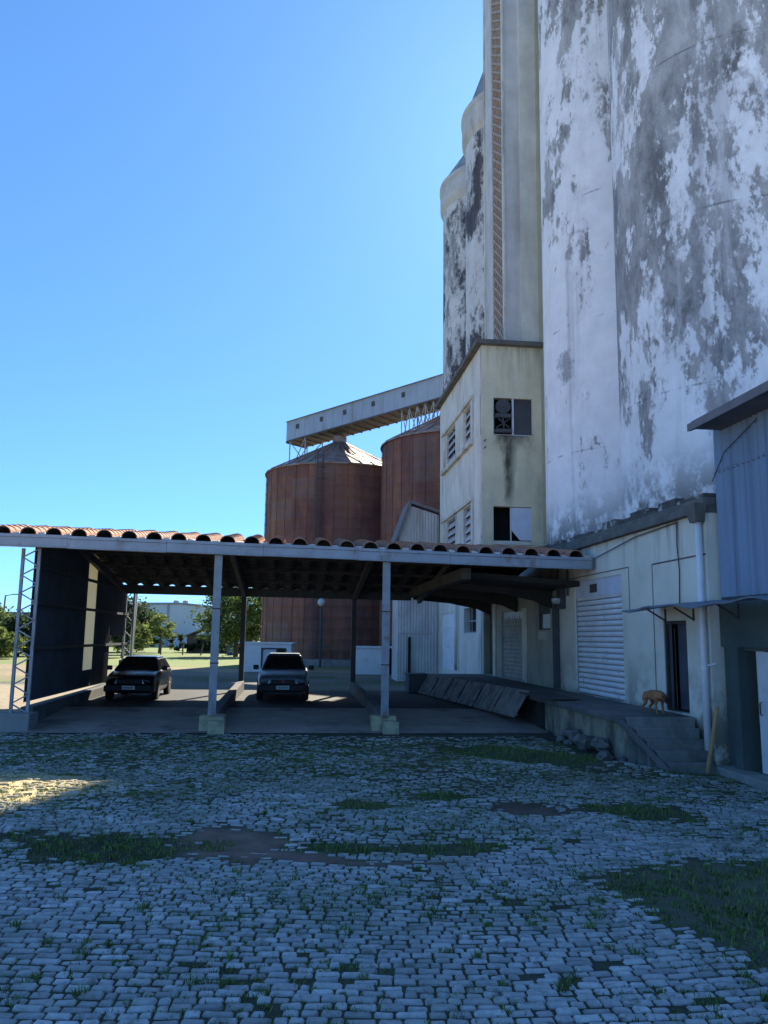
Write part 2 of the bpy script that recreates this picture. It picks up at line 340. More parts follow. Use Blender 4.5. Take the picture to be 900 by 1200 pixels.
M['grass'] = mat('grass blade', (.13,.19,.055), .75, .35, 1.2, island=.55, spec=.15)
def moss_sun_post(H, c):
    y = xyz(H, 1); n = H['noise'](.9, (1,1.4,1), 8, 17, .7); n2 = H['noise'](11., (1,1,1), 5, 3, .7)
    k = H['math']('MULTIPLY', H['rng'](y, 7.5, 14, .15, .95), H['rng'](n, .36, .6))
    c = H['mix'](H['math']('MULTIPLY', k, H['rng'](n2, .3, .6, .35, 1)), c, (.13,.155,.09))
    x = xyz(H, 0)                                     # sand tone with sunlight painted in, over the left setts
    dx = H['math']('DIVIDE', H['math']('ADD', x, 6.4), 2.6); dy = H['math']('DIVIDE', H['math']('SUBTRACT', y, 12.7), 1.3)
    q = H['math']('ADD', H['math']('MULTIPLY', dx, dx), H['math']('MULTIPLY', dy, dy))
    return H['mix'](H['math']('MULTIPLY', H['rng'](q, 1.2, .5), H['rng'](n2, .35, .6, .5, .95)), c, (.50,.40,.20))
M['stone'] = mat('granite sett', (.46,.46,.45), .75, .22, 9, [((.30,.30,.295),16,.5,.66,(1,1,1),.5), ((.27,.265,.22),1.1,.5,.66,(1,1,1),.45), ((.13,.15,.09),.45,.5,.68,(1,1,1),.6), ((.11,.12,.08),7,.56,.66,(1,1,1),.7)], island=.3, bump=(30,1.0,.02), spec=.3, post=moss_sun_post)
M['soil'] = mat('yard ground', (.1,.1,.1), .95, .35, 3.5, attr='zone', bump=(22,.6,.03))
M['mossywall'] = mat('mossy footing', (.36,.35,.27), .95, .3, 1.2, [((.06,.06,.05),1.2,.45,.62,(1,1,.6),.8)], bump=(10,.4,.03))
M['rock'] = mat('rubble stone', (.13,.125,.115), .9, .3, 3, island=.3, bump=(10,.5,.04))
M['dogfur'] = mat('ginger fur', (.30,.14,.06), .9, .3, 8)
M['dogdark'] = mat('dark fur', (.035,.028,.025), .9, .3, 8)
M['blackpaint'] = mat('black car paint', (.008,.009,.011), .25, .1, 2, spec=.5)
M['silverpaint'] = mat('silver car paint', (.17,.215,.25), .35, .08, 2, metal=.45, spec=.5)
M['carglass'] = mat('car glass', (.012,.016,.02), .06, .1, 2, spec=.6)
M['rubber'] = mat('tyre rubber', (.015,.015,.015), .9, .2, 4)
M['rim'] = mat('wheel metal', (.35,.36,.37), .4, .15, 4, metal=.6)
M['lamp'] = mat('headlamp glass', (.4,.43,.46), .12, .15, 18, spec=.7)
M['plastic'] = mat('black plastic', (.02,.02,.022), .6, .1, 4)
M['plate'] = mat('number plate', (.62,.63,.62), .5, .05, 4)
M['red'] = mat('red badge', (.35,.03,.03), .5, .1, 4)
M['globe'] = mat('lamp globe', (.5,.53,.54), .3, .05, 4)
M['hut'] = mat('brown hut wall', (.2,.13,.1), .9, .3, 1)

# ------------------------------------------------------------------ ground
def ell(x, y, cx, cy, rx, ry, ang=0):
    c, s = cos(ang), sin(ang); dx, dy = x-cx, y-cy
    q = sqrt(((dx*c+dy*s)/rx)**2+((-dx*s+dy*c)/ry)**2)
    q += .55*noise.noise(Vector((x*1.6,y*1.6,cx)))+.25*noise.noise(Vector((x*5,y*5,cy)))
    return max(0., min(1., (1.25-q)/.6))
GP = [(2.05,8.45),(3.2,9.15),(5.6,9.5),(6.6,8.2),(5.2,5.6),(3.4,5.75),(2.82,6.28),(2.31,6.98)]
def polyin(x, y, P):
    ins = False; dm = 9
    for i in range(len(P)):
        (x1,y1),(x2,y2) = P[i],P[(i+1)%len(P)]
        if (y1 > y) != (y2 > y) and x < (x2-x1)*(y-y1)/(y2-y1)+x1: ins = not ins
        L2 = (x2-x1)**2+(y2-y1)**2; k = max(0,min(1,((x-x1)*(x2-x1)+(y-y1)*(y2-y1))/L2))
        dm = min(dm, hypot(x-x1-k*(x2-x1), y-y1-k*(y2-y1)))
    return dm if ins else -dm
def dirt(x, y): return max(ell(x,y,-1.62,9.6,.5,.72), .85*ell(x,y,-.9,9.15,.5,.16,-.25), ell(x,y,2.1,11.65,.45,.55,.5), .6*ell(x,y,.1,8.95,.8,.1))
def sunlit_sand(x, y): return max(0.,min(1.,ell(x,y,-6.4,12.7,2.4,1.1)))  # sunlit patch: fewer setts, sun-bright yellow put into the colour
def turf(x, y):
    a = max(ell(x,y,-3.1,9.35,1.15,.55), ell(x,y,.75,9.45,.85,.22), ell(x,y,3.55,11.5,.7,.45,-.6), ell(x,y,-.4,9.5,.45,.2),
            ell(x,y,2.6,17.0,1.2,.45,-.55), ell(x,y,3.6,16.0,.8,.25,-.75), .9*ell(x,y,-.2,11.6,.5,.3), .8*ell(x,y,.9,12.6,.45,.3))
    p = polyin(x,y,GP)+.08*noise.noise(Vector((x*4,y*4,1)))
    return max(a, max(0.,min(1.,p/.4+.2)))
RA, RB = Vector((2.0,18.0,0)), Vector((5.4,14.0,0))
def gz(x, y):
    if y > 24 or y < -2 or abs(x) > 16: return 0.
    z = .055*noise.noise(Vector((x*.35,y*.5,0)))+.012*noise.noise(Vector((x*1.3,y*1.6,4)))
    d = RB-RA; k = ((x-RA.x)*d.x+(y-RA.y)*d.y)/d.length_squared
    if -.1 < k < 1.0:
        q = ((x-RA.x)*d.y-(y-RA.y)*d.x)/d.length        # >0 on the dock side
        fade = min(1, (k+.1)*4, (1-k)*4)
        z += fade*(.10*math.exp(-((q+.1)/.33)**2)-.07*math.exp(-((q-.55)/.3)**2))
    z -= .07*ell(x,y,2.1,11.65,.55,.6)+.03*ell(x,y,-3.1,9.35,1.2,.6)
    z -= .02
    t, s = toB(x, y)
    if s > 5.6: z = z*max(0,1-(s-5.6)/.8)
    return z
def axis(segs):
    out = []
    for a, b, st in segs: out += list(np.arange(a, b-1e-6, st))
    return out+[segs[-1][1]]
gx = axis([(-1500,-300,300),(-300,-60,30),(-60,-12,2),(-12,9,.13),(9,40,2.5),(40,300,30),(300,1500,300)])
gy = axis([(-400,-20,60),(-20,3,2.2),(3,19.6,.13),(19.6,100,1.6),(100,300,20),(300,2500,300)])
def zone(x, y):
    t, s = toB(x, y); n = noise.noise(Vector((x*.25,y*.25,3))); n2 = noise.noise(Vector((x*2.1,y*2.1,8)))
    if s < 6.5 or (t < -14.5 and y < 36):
        c = Vector((.06,.06,.045)).lerp(Vector((.045,.065,.03)), max(0,min(1,.5+n2)))
        if x < -8.5 or y < 2.5 or x > 9: c = c.lerp(Vector((.52,.48,.42)) if y < 7 else Vector((.31,.255,.17)), .95)  # unseen ground near and behind the camera made pale to bounce light
        d = dirt(x,y); g = turf(x,y)
        c = c.lerp(Vector((.50,.40,.20)), sunlit_sand(x,y)); c = c.lerp(Vector((.21,.135,.105)), d); c = c.lerp(Vector((.10,.11,.072)) if polyin(x,y,GP) > -.4 else (Vector((.035,.042,.028)) if x < -1.9 and y < 10.5 else Vector((.06,.075,.038))), g)
        if ell(x,y,2.1,11.65,.55,.62) > .3: c = c.lerp(Vector((.06,.045,.04)), .6)
        return c
    if y < 46+3*n and not (x < -16 and y > 38): return Vector((.13,.125,.11)).lerp(Vector((.07,.09,.035)), max(0,min(1,.45+1.2*n)))
    if y < 58+3*n+(.35*max(0,-x-18) if x < -18 else 0)*0 and y > 39: 
        c = Vector((.29,.22,.14)) if y > 52+4*n or x < -16 else Vector((.17,.15,.12))
        if x < -30: c = Vector((.3,.24,.16))
        return c.lerp(Vector((.12,.14,.05)), max(0,min(.7,.2+n)))
    return Vector((.145,.20,.055)).lerp(Vector((.22,.20,.08)), max(0,min(1,.25+.9*n)))
gv = []; gc = []
for y in gy:
    for x in gx:
        gv.append((x,y,gz(x,y))); c = zone(x,y); gc += [c.x,c.y,c.z,1]
nx = len(gx); gf = [(j*nx+i,j*nx+i+1,(j+1)*nx+i+1,(j+1)*nx+i) for j in range(len(gy)-1) for i in range(nx-1)]
mb = MB(); mb.v = gv; mb.f = gf; mb.m = [0]*len(gf)
ground = finish('ground', mb, M['soil'], smooth=True, recalc=False)
ca = ground.data.color_attributes.new('zone','FLOAT_COLOR','POINT'); ca.data.foreach_set('color', gc)
tag(ground, 'weedy yard ground of soil, moss and bare dirt running out to the lit lawn', 'ground', kind='structure')

# granite setts
mb = MB(); OCT = [(-1,-.75),(-.9,-1),(.9,-1),(1,-.75),(1,.75),(.9,1),(-.9,1),(-1,.75)]
def rowy(x, y0):
    k = .055*max(0,min(x-.2,3.2))**2 if y0 < 9.5 else .02*max(0,min(x,4))**2
    return y0+k+.07*sin(x*.5+y0*.3)+.035*noise.noise(Vector((x*.9,y0*.9,2)))
y0 = 3.6; row = 0
while y0 < 19.6:
    rd = .098*random.uniform(.92,1.08)
    x = -.5*y0-3.2+random.uniform(0,.2)
    xmax = min(.52*y0+1.5, 8.2)
    while x < xmax:
        L = random.choice((random.uniform(.08,.13),random.uniform(.12,.2),random.uniform(.14,.22))); cx = x+L/2; x += L
        cy = rowy(cx, y0)+random.uniform(-.003,.003)
        t, s = toB(cx, cy)
        if s > 6.0 or t > -.1 or (t > -1.05 and s > -.1 and s < 6.5) or (t > -1.75 and s > 1.2): continue
        dd, gg = dirt(cx,cy), turf(cx,cy)
        if random.random() < max(dd*1.05, gg*1.02)+.004: continue
        lost = max(0, noise.noise(Vector((cx*.7,cy*.9,31)))-.12)*.5+max(0,min(.5,(cy-14.2)*.16+.5*noise.noise(Vector((cx*.5,cy*.7,3)))))*(cy > 13.5)+.9*sunlit_sand(cx,cy)
        if random.random() < lost*.6: continue
        ms = max(0,min(1,(cy-8.3)*.13+.9*noise.noise(Vector((cx*.45,cy*.6,12)))+.35*noise.noise(Vector((cx*1.7,cy*2.1,5)))))
        if random.random() < ms*.16: continue
        hx, hy = (L/2-random.uniform(.002,.010))*(1-.16*ms*random.random()), (rd/2-random.uniform(.009,.017))*(1-.3*ms*random.random())
        sl = (rowy(cx+.1,y0)-rowy(cx-.1,y0))/.2; a = math.atan(sl)+random.uniform(-.022,.022); c_, s_ = cos(a), sin(a)
        z = gz(cx,cy)+.018+random.uniform(-.010,.007)-.03*max(dd,gg)-.010*ms; tx, ty = random.uniform(-.04,.04), random.uniform(-.05,.05)
        jit = [(random.uniform(.93,1.02),random.uniform(.88,1.03)) for _ in range(8)]
        vs = []
        for kx, dz in ((1.0,-.05),(1.0,-.012),(.86,0.0)):
            for (px,py),(jx,jy) in zip(OCT,jit):
                lx = px*jx*(hx-(1-kx)*.07); ly = py*jy*(hy-(1-kx)*.06)
                vs.append((cx+lx*c_-ly*s_, cy+lx*s_+ly*c_, z+dz+lx*tx+ly*ty+(random.uniform(-.005,.004) if dz == 0 else 0)))
        vs.append((cx,cy,z+.004))
        fs = [(i,(i+1)%8,8+(i+1)%8,8+i) for i in range(8)]+[(8+i,8+(i+1)%8,16+(i+1)%8,16+i) for i in range(8)]+[(16+i,16+(i+1)%8,24) for i in range(8)]
        mb.add(vs, fs)
    y0 += rd; row += 1
setts = finish('cobblestone_paving', mb, M['stone'], recalc=False)
tag(setts, 'yard paving of worn grey granite setts in wavy rows', 'paving', kind='structure')

# grass in the joints and on the bare patches
def grass_mesh(name, pts, mt, label):
    """pts: list of (x,y,z,height,spread,blades)"""
    V = []; F = []
    for (x,y,z,h,sp,nb) in pts:
        for _ in range(nb):
            a = random.uniform(0,2*pi); r = sp*sqrt(random.random()); bx, by = x+r*cos(a), y+r*sin(a)
            hh = h*random.uniform(.5,1.15); b = random.uniform(0,2*pi); lean = hh*random.uniform(.2,1.4); wd = random.uniform(.0025,.005)*(1+h*5)
            dx, dy = cos(b), sin(b); n = len(V)
            V += [(bx-dy*wd,by+dx*wd,z-.01),(bx+dy*wd,by-dx*wd,z-.01),(bx+dx*lean*.4+dy*wd*.7,by+dy*lean*.4-dx*wd*.7,z+hh*.6),(bx+dx*lean*.4-dy*wd*.7,by+dy*lean*.4+dx*wd*.7,z+hh*.6),(bx+dx*lean,by+dy*lean,z+hh)]
            F += [(n,n+1,n+2,n+3),(n+3,n+2,n+4)]
    mb = MB(); mb.v = V; mb.f = F; mb.m = [0]*len(F)
    o = finish(name, mb, mt, recalc=False); tag(o, label, 'grass', kind='stuff'); return o
pts = []
for _ in range(19000):
    y = random.uniform(4.2,18.8); x = random.uniform(-.5*y-1.2,min(.5*y+1,7)); t, s = toB(x,y)
    if s > 6.0 or t > -.15 or (t > -1.6 and s > .2): continue
    d = noise.noise(Vector((x*.55,y*.7,31)))+.35*noise.noise(Vector((x*2,y*2,5)))+max(0,min(.35,(y-11)*.08))
    if d < random.uniform(-.25,.55): continue
    if dirt(x,y) > .4: continue
    pts.append((x,y,gz(x,y)+.005,random.uniform(.012,.034),random.uniform(.02,.09),random.randint(8,18)))
for _ in range(190):
    y = random.uniform(4.4,12); x = random.uniform(-.5*y-.5,min(.5*y+.5,3.5))
    if dirt(x,y) > .3: continue
    pts.append((x,y,gz(x,y)+.005,random.uniform(.035,.07),random.uniform(.03,.07),random.randint(16,34)))
grass_mesh('joint_grass', pts, M['grass'], 'short weeds growing in the joints between the granite setts')
pts = []
for _ in range(34000):
    y = random.uniform(5.3,18.2); x = random.uniform(-4.8,6.8)
    if turf(x,y) < random.uniform(.05,.9) or (polyin(x,y,GP) > 0 and random.random() < .45): continue
    t, s = toB(x,y)
    if t > -.1: continue
    pts.append((x,y,gz(x,y),random.choice((.02,.03,.045,.07))*random.uniform(.7,1.2),.06,random.randint(4,8)))
grass_mesh('turf', pts, M['grass'], 'low dark turf covering the patches where setts are missing')

# ------------------------------------------------------------------ concrete silos
def silo(name, label, s, mt, top=31.4, R=3.5, z0=4.6, cone=True, n=96):
    th = thing(name, label, 'silo', (4.87,s,0))
    c = (4.87,s,0)
    prof = [(R,0)]
    z = 4.0
    while z < top-2.0:
        prof += [(R,z)]; z += 4.6
    prof += [(R,top-1.9)]
    part(th, 'shaft', MB().lathe(prof, n, c), mt, smooth=True)
    part(th, 'rim', MB().lathe([(R-.02,top-1.95),(R+.2,top-1.5),(R+.2,top-.35),(R+.25,top-.3),(R+.25,top),(R+.1,top+.02)], n, c), M['rimpaint'], smooth=False)
    if cone:
        part(th, 'cone_roof', MB().lathe([(R+.2,top+.005),(R+.03,top+.02),(.0,top+10.2)], n, c), M['cone'], smooth=True)
    else:
        part(th, 'dome_roof', MB().lathe([(R+.2,top+.01),(1.0,top+4.2),(0,top+4.4)], n, c), M['cone'], smooth=True)
    return th
silo('concrete_silo', 'huge concrete silo nearest the blue shed, grey with flaking white paint', 6.81, M['siloA'])
silo('concrete_silo', 'mostly white concrete silo standing between the grey flaking silo and the lattice tower', 13.85, M['siloB'])
silo('concrete_silo', 'mouldy silo with steep cone roof peeping out left of the lattice tower', 27.94, M['siloD'], 32.0)
sE = silo('concrete_silo', 'farthest mouldy silo with a low roof and small vent housing, at the skyline', 34.98, M['siloE'], 31.7, cone=False)
mb = MB().lathe([(.62,31.2),(.62,35.3),(.45,35.6),(0,35.7)], 24, (3.2,34.4,0))
part(sE, 'vent_housing', mb, M['bluetrim'], smooth=False)
mb = MB()
for k in range(7):
    a = 2*pi*k/7; mb.tube([(3.2+.6*cos(a),34.4+.6*sin(a),35.3),(3.2+.6*cos(a),34.4+.6*sin(a),36.3)], .025, 5)
part(sE, 'guard_rail', mb, M['steel'])

# ------------------------------------------------------------------ elevator tower
tw = thing('elevator_tower', 'tall narrow elevator tower with clay lattice strip above an ochre three storey block', 'tower', (3,23,0))
S0, S1, ZC = 18.72, 28.6, 14.72
wl = []                                   # window openings of the left face (s0,s1,z0,z1)
for z0, z1 in ((11.0,12.75),(6.5,8.15)):
    wl += [(20.75,22.35,z0,z1),(24.3,26.7,z0,z1)]
gl = [(19.9,22.4,2.5,3.6),(24.6,28.0,.75,3.5)]
part(tw, 'side_wall', MB().holed(S0+.003, S1, 0, ZC, wl+gl, 0, .3, 't'), M['towerside'])
mb = MB()
fr = [(.5,2.2,10.8,12.42),(.48,2.12,6.25,7.74)]
mb.holed(.0, 2.6, 0, ZC, fr, S0-.01, S0+.3, 's')
mb.box(.3,6.5,S1-.3,S1,0,ZC).box(.3,6.5,S0+.3,S1-.3,ZC-.25,ZC-.02)
part(tw, 'front_wall', mb, M['tower'])
part(tw, 'front_pier', MB().box(2.6,6.5,S0+.004,S0+.5,0,40), M['olive'])
mb = MB().box(.3,6.4,S0+.31,S0+.33,4,14) ; mb = MB().box(.32,.34,S0+.35,S1-.35,.2,14.3).box(.35,2.6,S0+.9,S0+.93,.2,14.3)
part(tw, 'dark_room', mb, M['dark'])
mb = MB().box(-.28,.0,S0-.28,S1+.2,ZC,ZC+.2).box(0,2.68,S0-.28,S0,ZC,ZC+.2).box(0,2.6,S0,S0+.4,ZC,ZC+.2).box(0,1.2,S0+.4,S1+.2,ZC,ZC+.2)
part(tw, 'cornice', mb, M['cornice'], bevel=.02)
for z0, z1 in ((11.0,12.75),(6.5,8.15)):
    part(tw, 'window_surround', MB().box(-.14,0,20.3,27.6,z1+.06,z1+.24).box(-.18,0,20.3,27.6,z0-.26,z0-.06).box(-.03,-.002,22.36,24.29,z0-.05,z1+.05).box(-.08,0,20.3,20.6,z0-.05,z1+.05).box(-.08,0,27.0,27.6,z0-.05,z1+.05), M['palewall'], bevel=.015)
    for a, b in ((20.75,22.35),(24.3,26.7)):
        wn = part(tw, 'window', MB().box(.1,.14,a,b,z0,z0+.06).box(.1,.14,a,b,z1-.06,z1).box(.1,.14,a,a+.06,z0+.06,z1-.06).box(.1,.14,b-.06,b,z0+.06,z1-.06).box(.1,.14,(a+b)/2-.025,(a+b)/2+.025,z0+.06,z1-.06), M['steel'])
        mb = MB(); nl = 4
        for k in range(nl):
            zz = z0+.1+(z1-z0-.2)*(k+.5)/nl; q = .17
            mb.add([(.02,a+.07,zz-q),(.02,b-.07,zz-q),(.17,b-.07,zz+q),(.17,a+.07,zz+q)], [(0,1,2,3)])
        part(wn, 'louvre', mb, M['paleglass'], solid=.012, recalc=False)
# front windows
f1 = part(tw, 'window', MB().box(.5,2.2,S0+.1,S0+.14,10.8,10.86).box(.5,.56,S0+.1,S0+.14,10.86,12.42).box(1.32,1.4,S0+.02,S0+.1,10.8,12.42), M['whitedoor'])
part(f1, 'pane', MB().box(1.4,2.2,S0+.12,S0+.15,10.86,12.42), M['darksheet'])
mb = MB().box(.58,1.28,S0-.12,S0+.1,10.9,11.05).box(.58,1.28,S0-.1,S0+.1,11.55,11.72)
mb.tube([(.93,S0-.06,12.05),(.93,S0+.1,12.05)], .32, 16).tube([(.93,S0-.1,12.05),(.93,S0-.06,12.05)], .07, 8)
mb.bar((.62,S0-.05,11.1),(1.2,S0-.05,11.5),.04,.04).bar((1.2,S0-.05,11.1),(.7,S0-.05,11.5),.04,.04).bar((.95,S0-.05,11.06),(.9,S0-.05,11.54),.08,.05)
part(f1, 'extractor_fan', mb, M['darksteel'])
f2 = part(tw, 'window', MB().box(.48,2.12,S0+.1,S0+.14,6.25,6.31).box(1.22,1.27,S0+.1,S0+.14,6.31,7.74).box(.44,2.2,S0-.08,S0,6.13,6.22), M['palewall'])
part(f2, 'pane', MB().prism([(1.27,6.75),(1.62,6.34),(2.12,6.34),(2.12,7.72),(1.27,7.72)], S0+.06, S0+.09, 'y'), M['bluepanel'])
# ground floor of the left face: roller door and window under the carport
rd_ = part(tw, 'roller_door', MB().box(.06,.1,24.6,28.0,.75,3.5), M['shutter'])
mb = MB()
for k in range(22): mb.box(.035,.06,24.62,27.98,.78+k*.095,.86+k*.095)
part(rd_, 'slats', mb, M['shutter'])
part(tw, 'window', MB().box(.08,.12,19.9,22.4,2.5,2.56).box(.08,.12,19.9,22.4,3.0,3.05).box(.08,.12,21.1,21.16,2.56,3.6), M['steel'])
part(tw, 'drain_pipe', MB().tube([(-.12,23.7,.8),(-.12,23.7,4.6)], .07, 8), M['palewall'], smooth=True)
# tall shaft
T0 = 1.15
mb = MB().box(T0+.3,2.2,19.4,22.7,ZC+.2,40)                       # core
mb.box(T0,T0+.3,21.2,22.7,ZC+.2,40)                               # left face, far strip
part(tw, 'shaft_core', mb, M['shaft'])
part(tw, 'shaft_front', MB().box(T0,1.86,19.08,19.4,ZC+.2,40), M['shaft'])
part(tw, 'pilaster', MB().box(1.86,2.597,18.86,19.5,ZC+.2,40), M['shaft2'])
part(tw, 'corner_bead', MB().box(T0-.05,T0+.03,19.03,19.25,ZC+.2,40).box(T0-.05,T0,22.55,22.75,ZC+.2,40), M['palewall'])
mb = MB()
a, b = 19.42, 21.18; z = ZC+.2; st = .46
while z < 40:
    mb.bar((T0+.02,a,z),(T0+.02,b,z+1.38),.11,.05,0,(1,0,0)); mb.bar((T0+.045,a,z+1.38),(T0+.045,b,z),.11,.05,0,(1,0,0)); z += st
part(tw, 'lattice_screen', mb, M['brickbar'])
for z in (10.5,10.2): part(tw, 'stub_pipe', MB().tube([(.1,S0-.3,z),(.1,S0+.05,z)], .025, 6), M['darksteel'])
mb = MB().tube([(.3,25.2,ZC+.2),(.3,25.2,ZC+1.3),(.3,26.6,ZC+1.3),(.3,26.6,ZC+.2)], .03, 6)
part(tw, 'roof_rail', mb, M['darksteel'])

# ------------------------------------------------------------------ warehouse on the right
wh = thing('warehouse', 'low cream warehouse with sooty cornice, roller shutters and a dark door onto the dock', 'building', (1.5,9,0))
holes = [(4.45,7.7,.88,3.84),(1.34,2.34,.9,2.7),(9.9,11.2,2.57,3.8),(12.85,15.7,.9,3.25),(16.9,18.5,.88,3.3)]
part(wh, 'wall', MB().holed(.42, 9.1, 0, 4.7, holes, 0, .25, 't'), M['wall'])
part(wh, 'rear_wall', MB().holed(9.1, 18.7, 0, 4.7, holes, 0.004, .25, 't'), M['shadedwall'], label='wall stretch under the canopy, darkened with painted shade')
part(wh, 'side_wall', MB().box(.25,1.4,.42,.67,0,4.7), M['wall'])
part(wh, 'cornice', MB().box(-.16,.25,.40,18.70,4.7,4.84).box(-.05,.3,.40,18.70,4.84,5.0), M['cornice'], bevel=.015)
mb = MB(); s = .45
while s < 18.3:
    d = random.uniform(.5,1.1); h = random.uniform(.03,.2); mb.box(.0,.32,s,s+d,5.0,5.02+h); s += d
part(wh, 'parapet', mb, M['mould'], bevel=.03)
part(wh, 'roof', MB().box(.3,6.0,.42,18.69,4.82,4.95), M['mould'])
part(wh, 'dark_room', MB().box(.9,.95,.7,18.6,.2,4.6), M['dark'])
sh = part(wh, 'roller_shutter', MB().box(.12,.14,4.45,7.7,.88,3.38), M['steel'])
mb = MB(); z = .9
while z < 3.34:
    mb.prism([(.13,z),(.07,z+.008),(.05,z+.05),(.07,z+.10),(.13,z+.115)], 4.5, 7.65, 'y'); z += .135
part(sh, 'slats', mb, M['shutter'], recalc=True)
part(sh, 'header_box', MB().box(.03,.14,4.45,7.7,3.4,3.84), M['bluepanel'])
for a in (4.452,7.65): part(sh, 'guide_rail', MB().box(.04,.1,a,a+.048,.88,3.4), M['steel'])
part(sh, 'box_stain', MB().box(.02,.03,6.1,6.6,3.5,3.72), M['darksteel'])
sh = part(wh, 'roller_shutter', MB().box(.1,.14,12.85,15.7,.9,3.0), M['shutterdim'])
mb = MB(); z = .92
while z < 2.95:
    mb.prism([(.1,z),(.06,z+.012),(.05,z+.06),(.085,z+.11),(.1,z+.115)], 12.9, 15.65, 'y'); z += .14
part(sh, 'slats', mb, M['shutterdim'])
mb = MB()
for k in range(9):
    a = 12.9+k*.31; mb.prism([(a,3.24),(a+.3,3.24),(a+.25,3.0-random.uniform(0,.1)),(a+.1,3.02-random.uniform(0,.12))], .08, .1, 'x')
part(sh, 'torn_header', mb, M['paleglass'])
dr = part(wh, 'door', MB().box(.12,.16,1.34,1.95,.95,2.68), M['door'])
part(dr, 'door_leaf', MB().bar((.16,2.3,.95+.86),(-.02,1.98,.95+.86),.05,1.72), M['darksheet'])
part(dr, 'door_frame', MB().box(.02,.2,2.27,2.337,.9,2.7).box(.02,.2,1.343,1.4,.9,2.7).box(.02,.2,1.4,2.27,2.63,2.697), M['timber'])
wn = part(wh, 'window', MB().box(.06,.1,9.9,11.2,2.57,2.62).box(.06,.1,9.9,9.97,2.62,3.8).box(.06,.1,11.13,11.2,2.62,3.8).box(.06,.1,9.97,11.13,3.05,3.1), M['darksteel'])
part(wn, 'pane', MB().box(.08,.09,9.97,10.85,2.62,3.05), M['paleglass'])
part(wn, 'shade_panel', MB().box(.05,.09,9.97,11.13,3.1,3.78), M['greenwall'])
part(wh, 'notice', MB().box(-.015,-.003,10.2,11.05,2.28,2.52), M['paper'])
part(wh, 'joint_strip', MB().box(-.006,.0,.45,2.78,3.9,3.935).box(-.006,0,2.76,2.79,.9,3.9).box(-.006,0,4.0,4.03,2.9,3.97).box(-.006,0,4.03,7.9,3.95,3.975), M['cornice'])
part(wh, 'cable', MB().tube([(-.03,1.5,4.66),(-.03,1.53,4.2),(-.03,1.47,3.7),(-.03,1.52,3.0)], .012, 6).tube([(-.03,8.6,4.5),(-.05,6,4.35),(-.05,3.5,4.6),(-.03,1.5,4.66)], .012, 6), M['darksteel'])
pp = part(wh, 'drain_pipe', MB().tube([(-.09,.52,.05),(-.09,.52,4.55)], .063, 12), M['pvc'], smooth=True)
part(pp, 'hopper', MB().hexa([(-.2,.40,4.52),(-.03,.40,4.52),(-.03,.64,4.52),(-.2,.64,4.52)],[(-.26,.30,4.86),(-.01,.30,4.86),(-.01,.74,4.86),(-.26,.74,4.86)]), M['cornice'])
part(pp, 'collar', MB().tube([(-.09,.52,1.78),(-.09,.52,1.86)], .072, 12).bar((-.09,.4,1.86),(-.09,.1,1.9),.02,.03), M['pvc'])
pp = part(wh, 'drain_pipe', MB().box(-.16,-.01,9.0,9.2,.9,3.5), M['darksteel'], label='dark square drain pipe')
for a in (8.95,8.1): part(wh, 'cable_pipe', MB().tube([(-.06,a,3.5),(-.06,a,4.65)], .03, 6), M['darksteel'])
mt_ = part(wh, 'meter_box', MB().box(-.16,-.01,8.42,8.78,3.15,3.75), M['darksteel'])
part(mt_, 'glass_dial', MB().lathe([(0,0),(.12,.02),(.16,.08),(.16,.16)], 20, (-.2,8.6,3.28)), M['lamp'], smooth=True)
for a, b, h in ((16.5,16.85,3.6),(12.4,12.8,3.3)): part(wh, 'pilaster', MB().box(-.05,-.001,a,b,.88,h), M['wall'])

# far annex strip of the same wall and the gabled shed
an = thing('gabled_shed', 'narrow whitewashed corrugated shed with grey gable roof in front of the rusty silos', 'shed', (-1,33,0))
mb = MB()
def corr(mb, a0, a1, zf, b, per, amp, ax, m=0):
    """corrugated sheet in plane ax const; zf(a)->(z0,z1)"""
    n = max(2, int((a1-a0)/per*4)); pts = []
    for i in range(n+1):
        a = a0+(a1-a0)*i/n; off = amp*sin(2*pi*(a-a0)/per); z0, z1 = zf(a)
        pts.append((a, b+off, z0, z1))
    vs = []
    for (a,bb,z0,z1) in pts:
        vs += [(bb,a,z0),(bb,a,z1)] if ax == 't' else [(a,bb,z0),(a,bb,z1)]
    mb.add(vs, [(2*i,2*i+2,2*i+3,2*i+1) for i in range(n)], m); return mb
gab = lambda a: (0.0, 7.75+(a+2.15)*2.9 if a < -1.6 else 9.35-(a+1.6)*.30)
corr(mb, -2.15, 0, lambda a: (4.55, gab(a)[1]), 29.0, .16, .02, 's')
corr(mb, -2.15, -.02, lambda a: (0.0, 2.55), 29.02, .16, .02, 's'); corr(mb, -2.15, -.02, lambda a: (2.5,4.6), 28.97, .16, .02, 's')
corr(mb, 29.0, 31.5, lambda a: (0,7.75), -2.15, .16, .02, 't')
part(an, 'wall', mb, M['whitecorr'], recalc=False)
D2 = 31.6
part(an, 'roof', MB().hexa([(-2.4,28.75,7.35),(-2.3,28.75,7.3),(-1.5,28.75,9.45),(-1.6,28.75,9.6)],[(-2.4,D2,7.35),(-2.3,D2,7.3),(-1.5,D2,9.45),(-1.6,D2,9.6)]).hexa([(-1.6,28.75,9.46),(1.5,28.75,8.5),(1.5,28.75,8.62),(-1.6,28.75,9.6)],[(-1.6,D2,9.46),(1.5,D2,8.5),(1.5,D2,8.62),(-1.6,D2,9.6)]), M['roofsheet'])
part(an, 'door_slot', MB().box(-1.62,-1.48,28.9,28.94,.3,2.3), M['dark'])
part(an, 'body', MB().box(-2.0,1.4,29.2,31.4,0,7.4), M['whitecorr'])
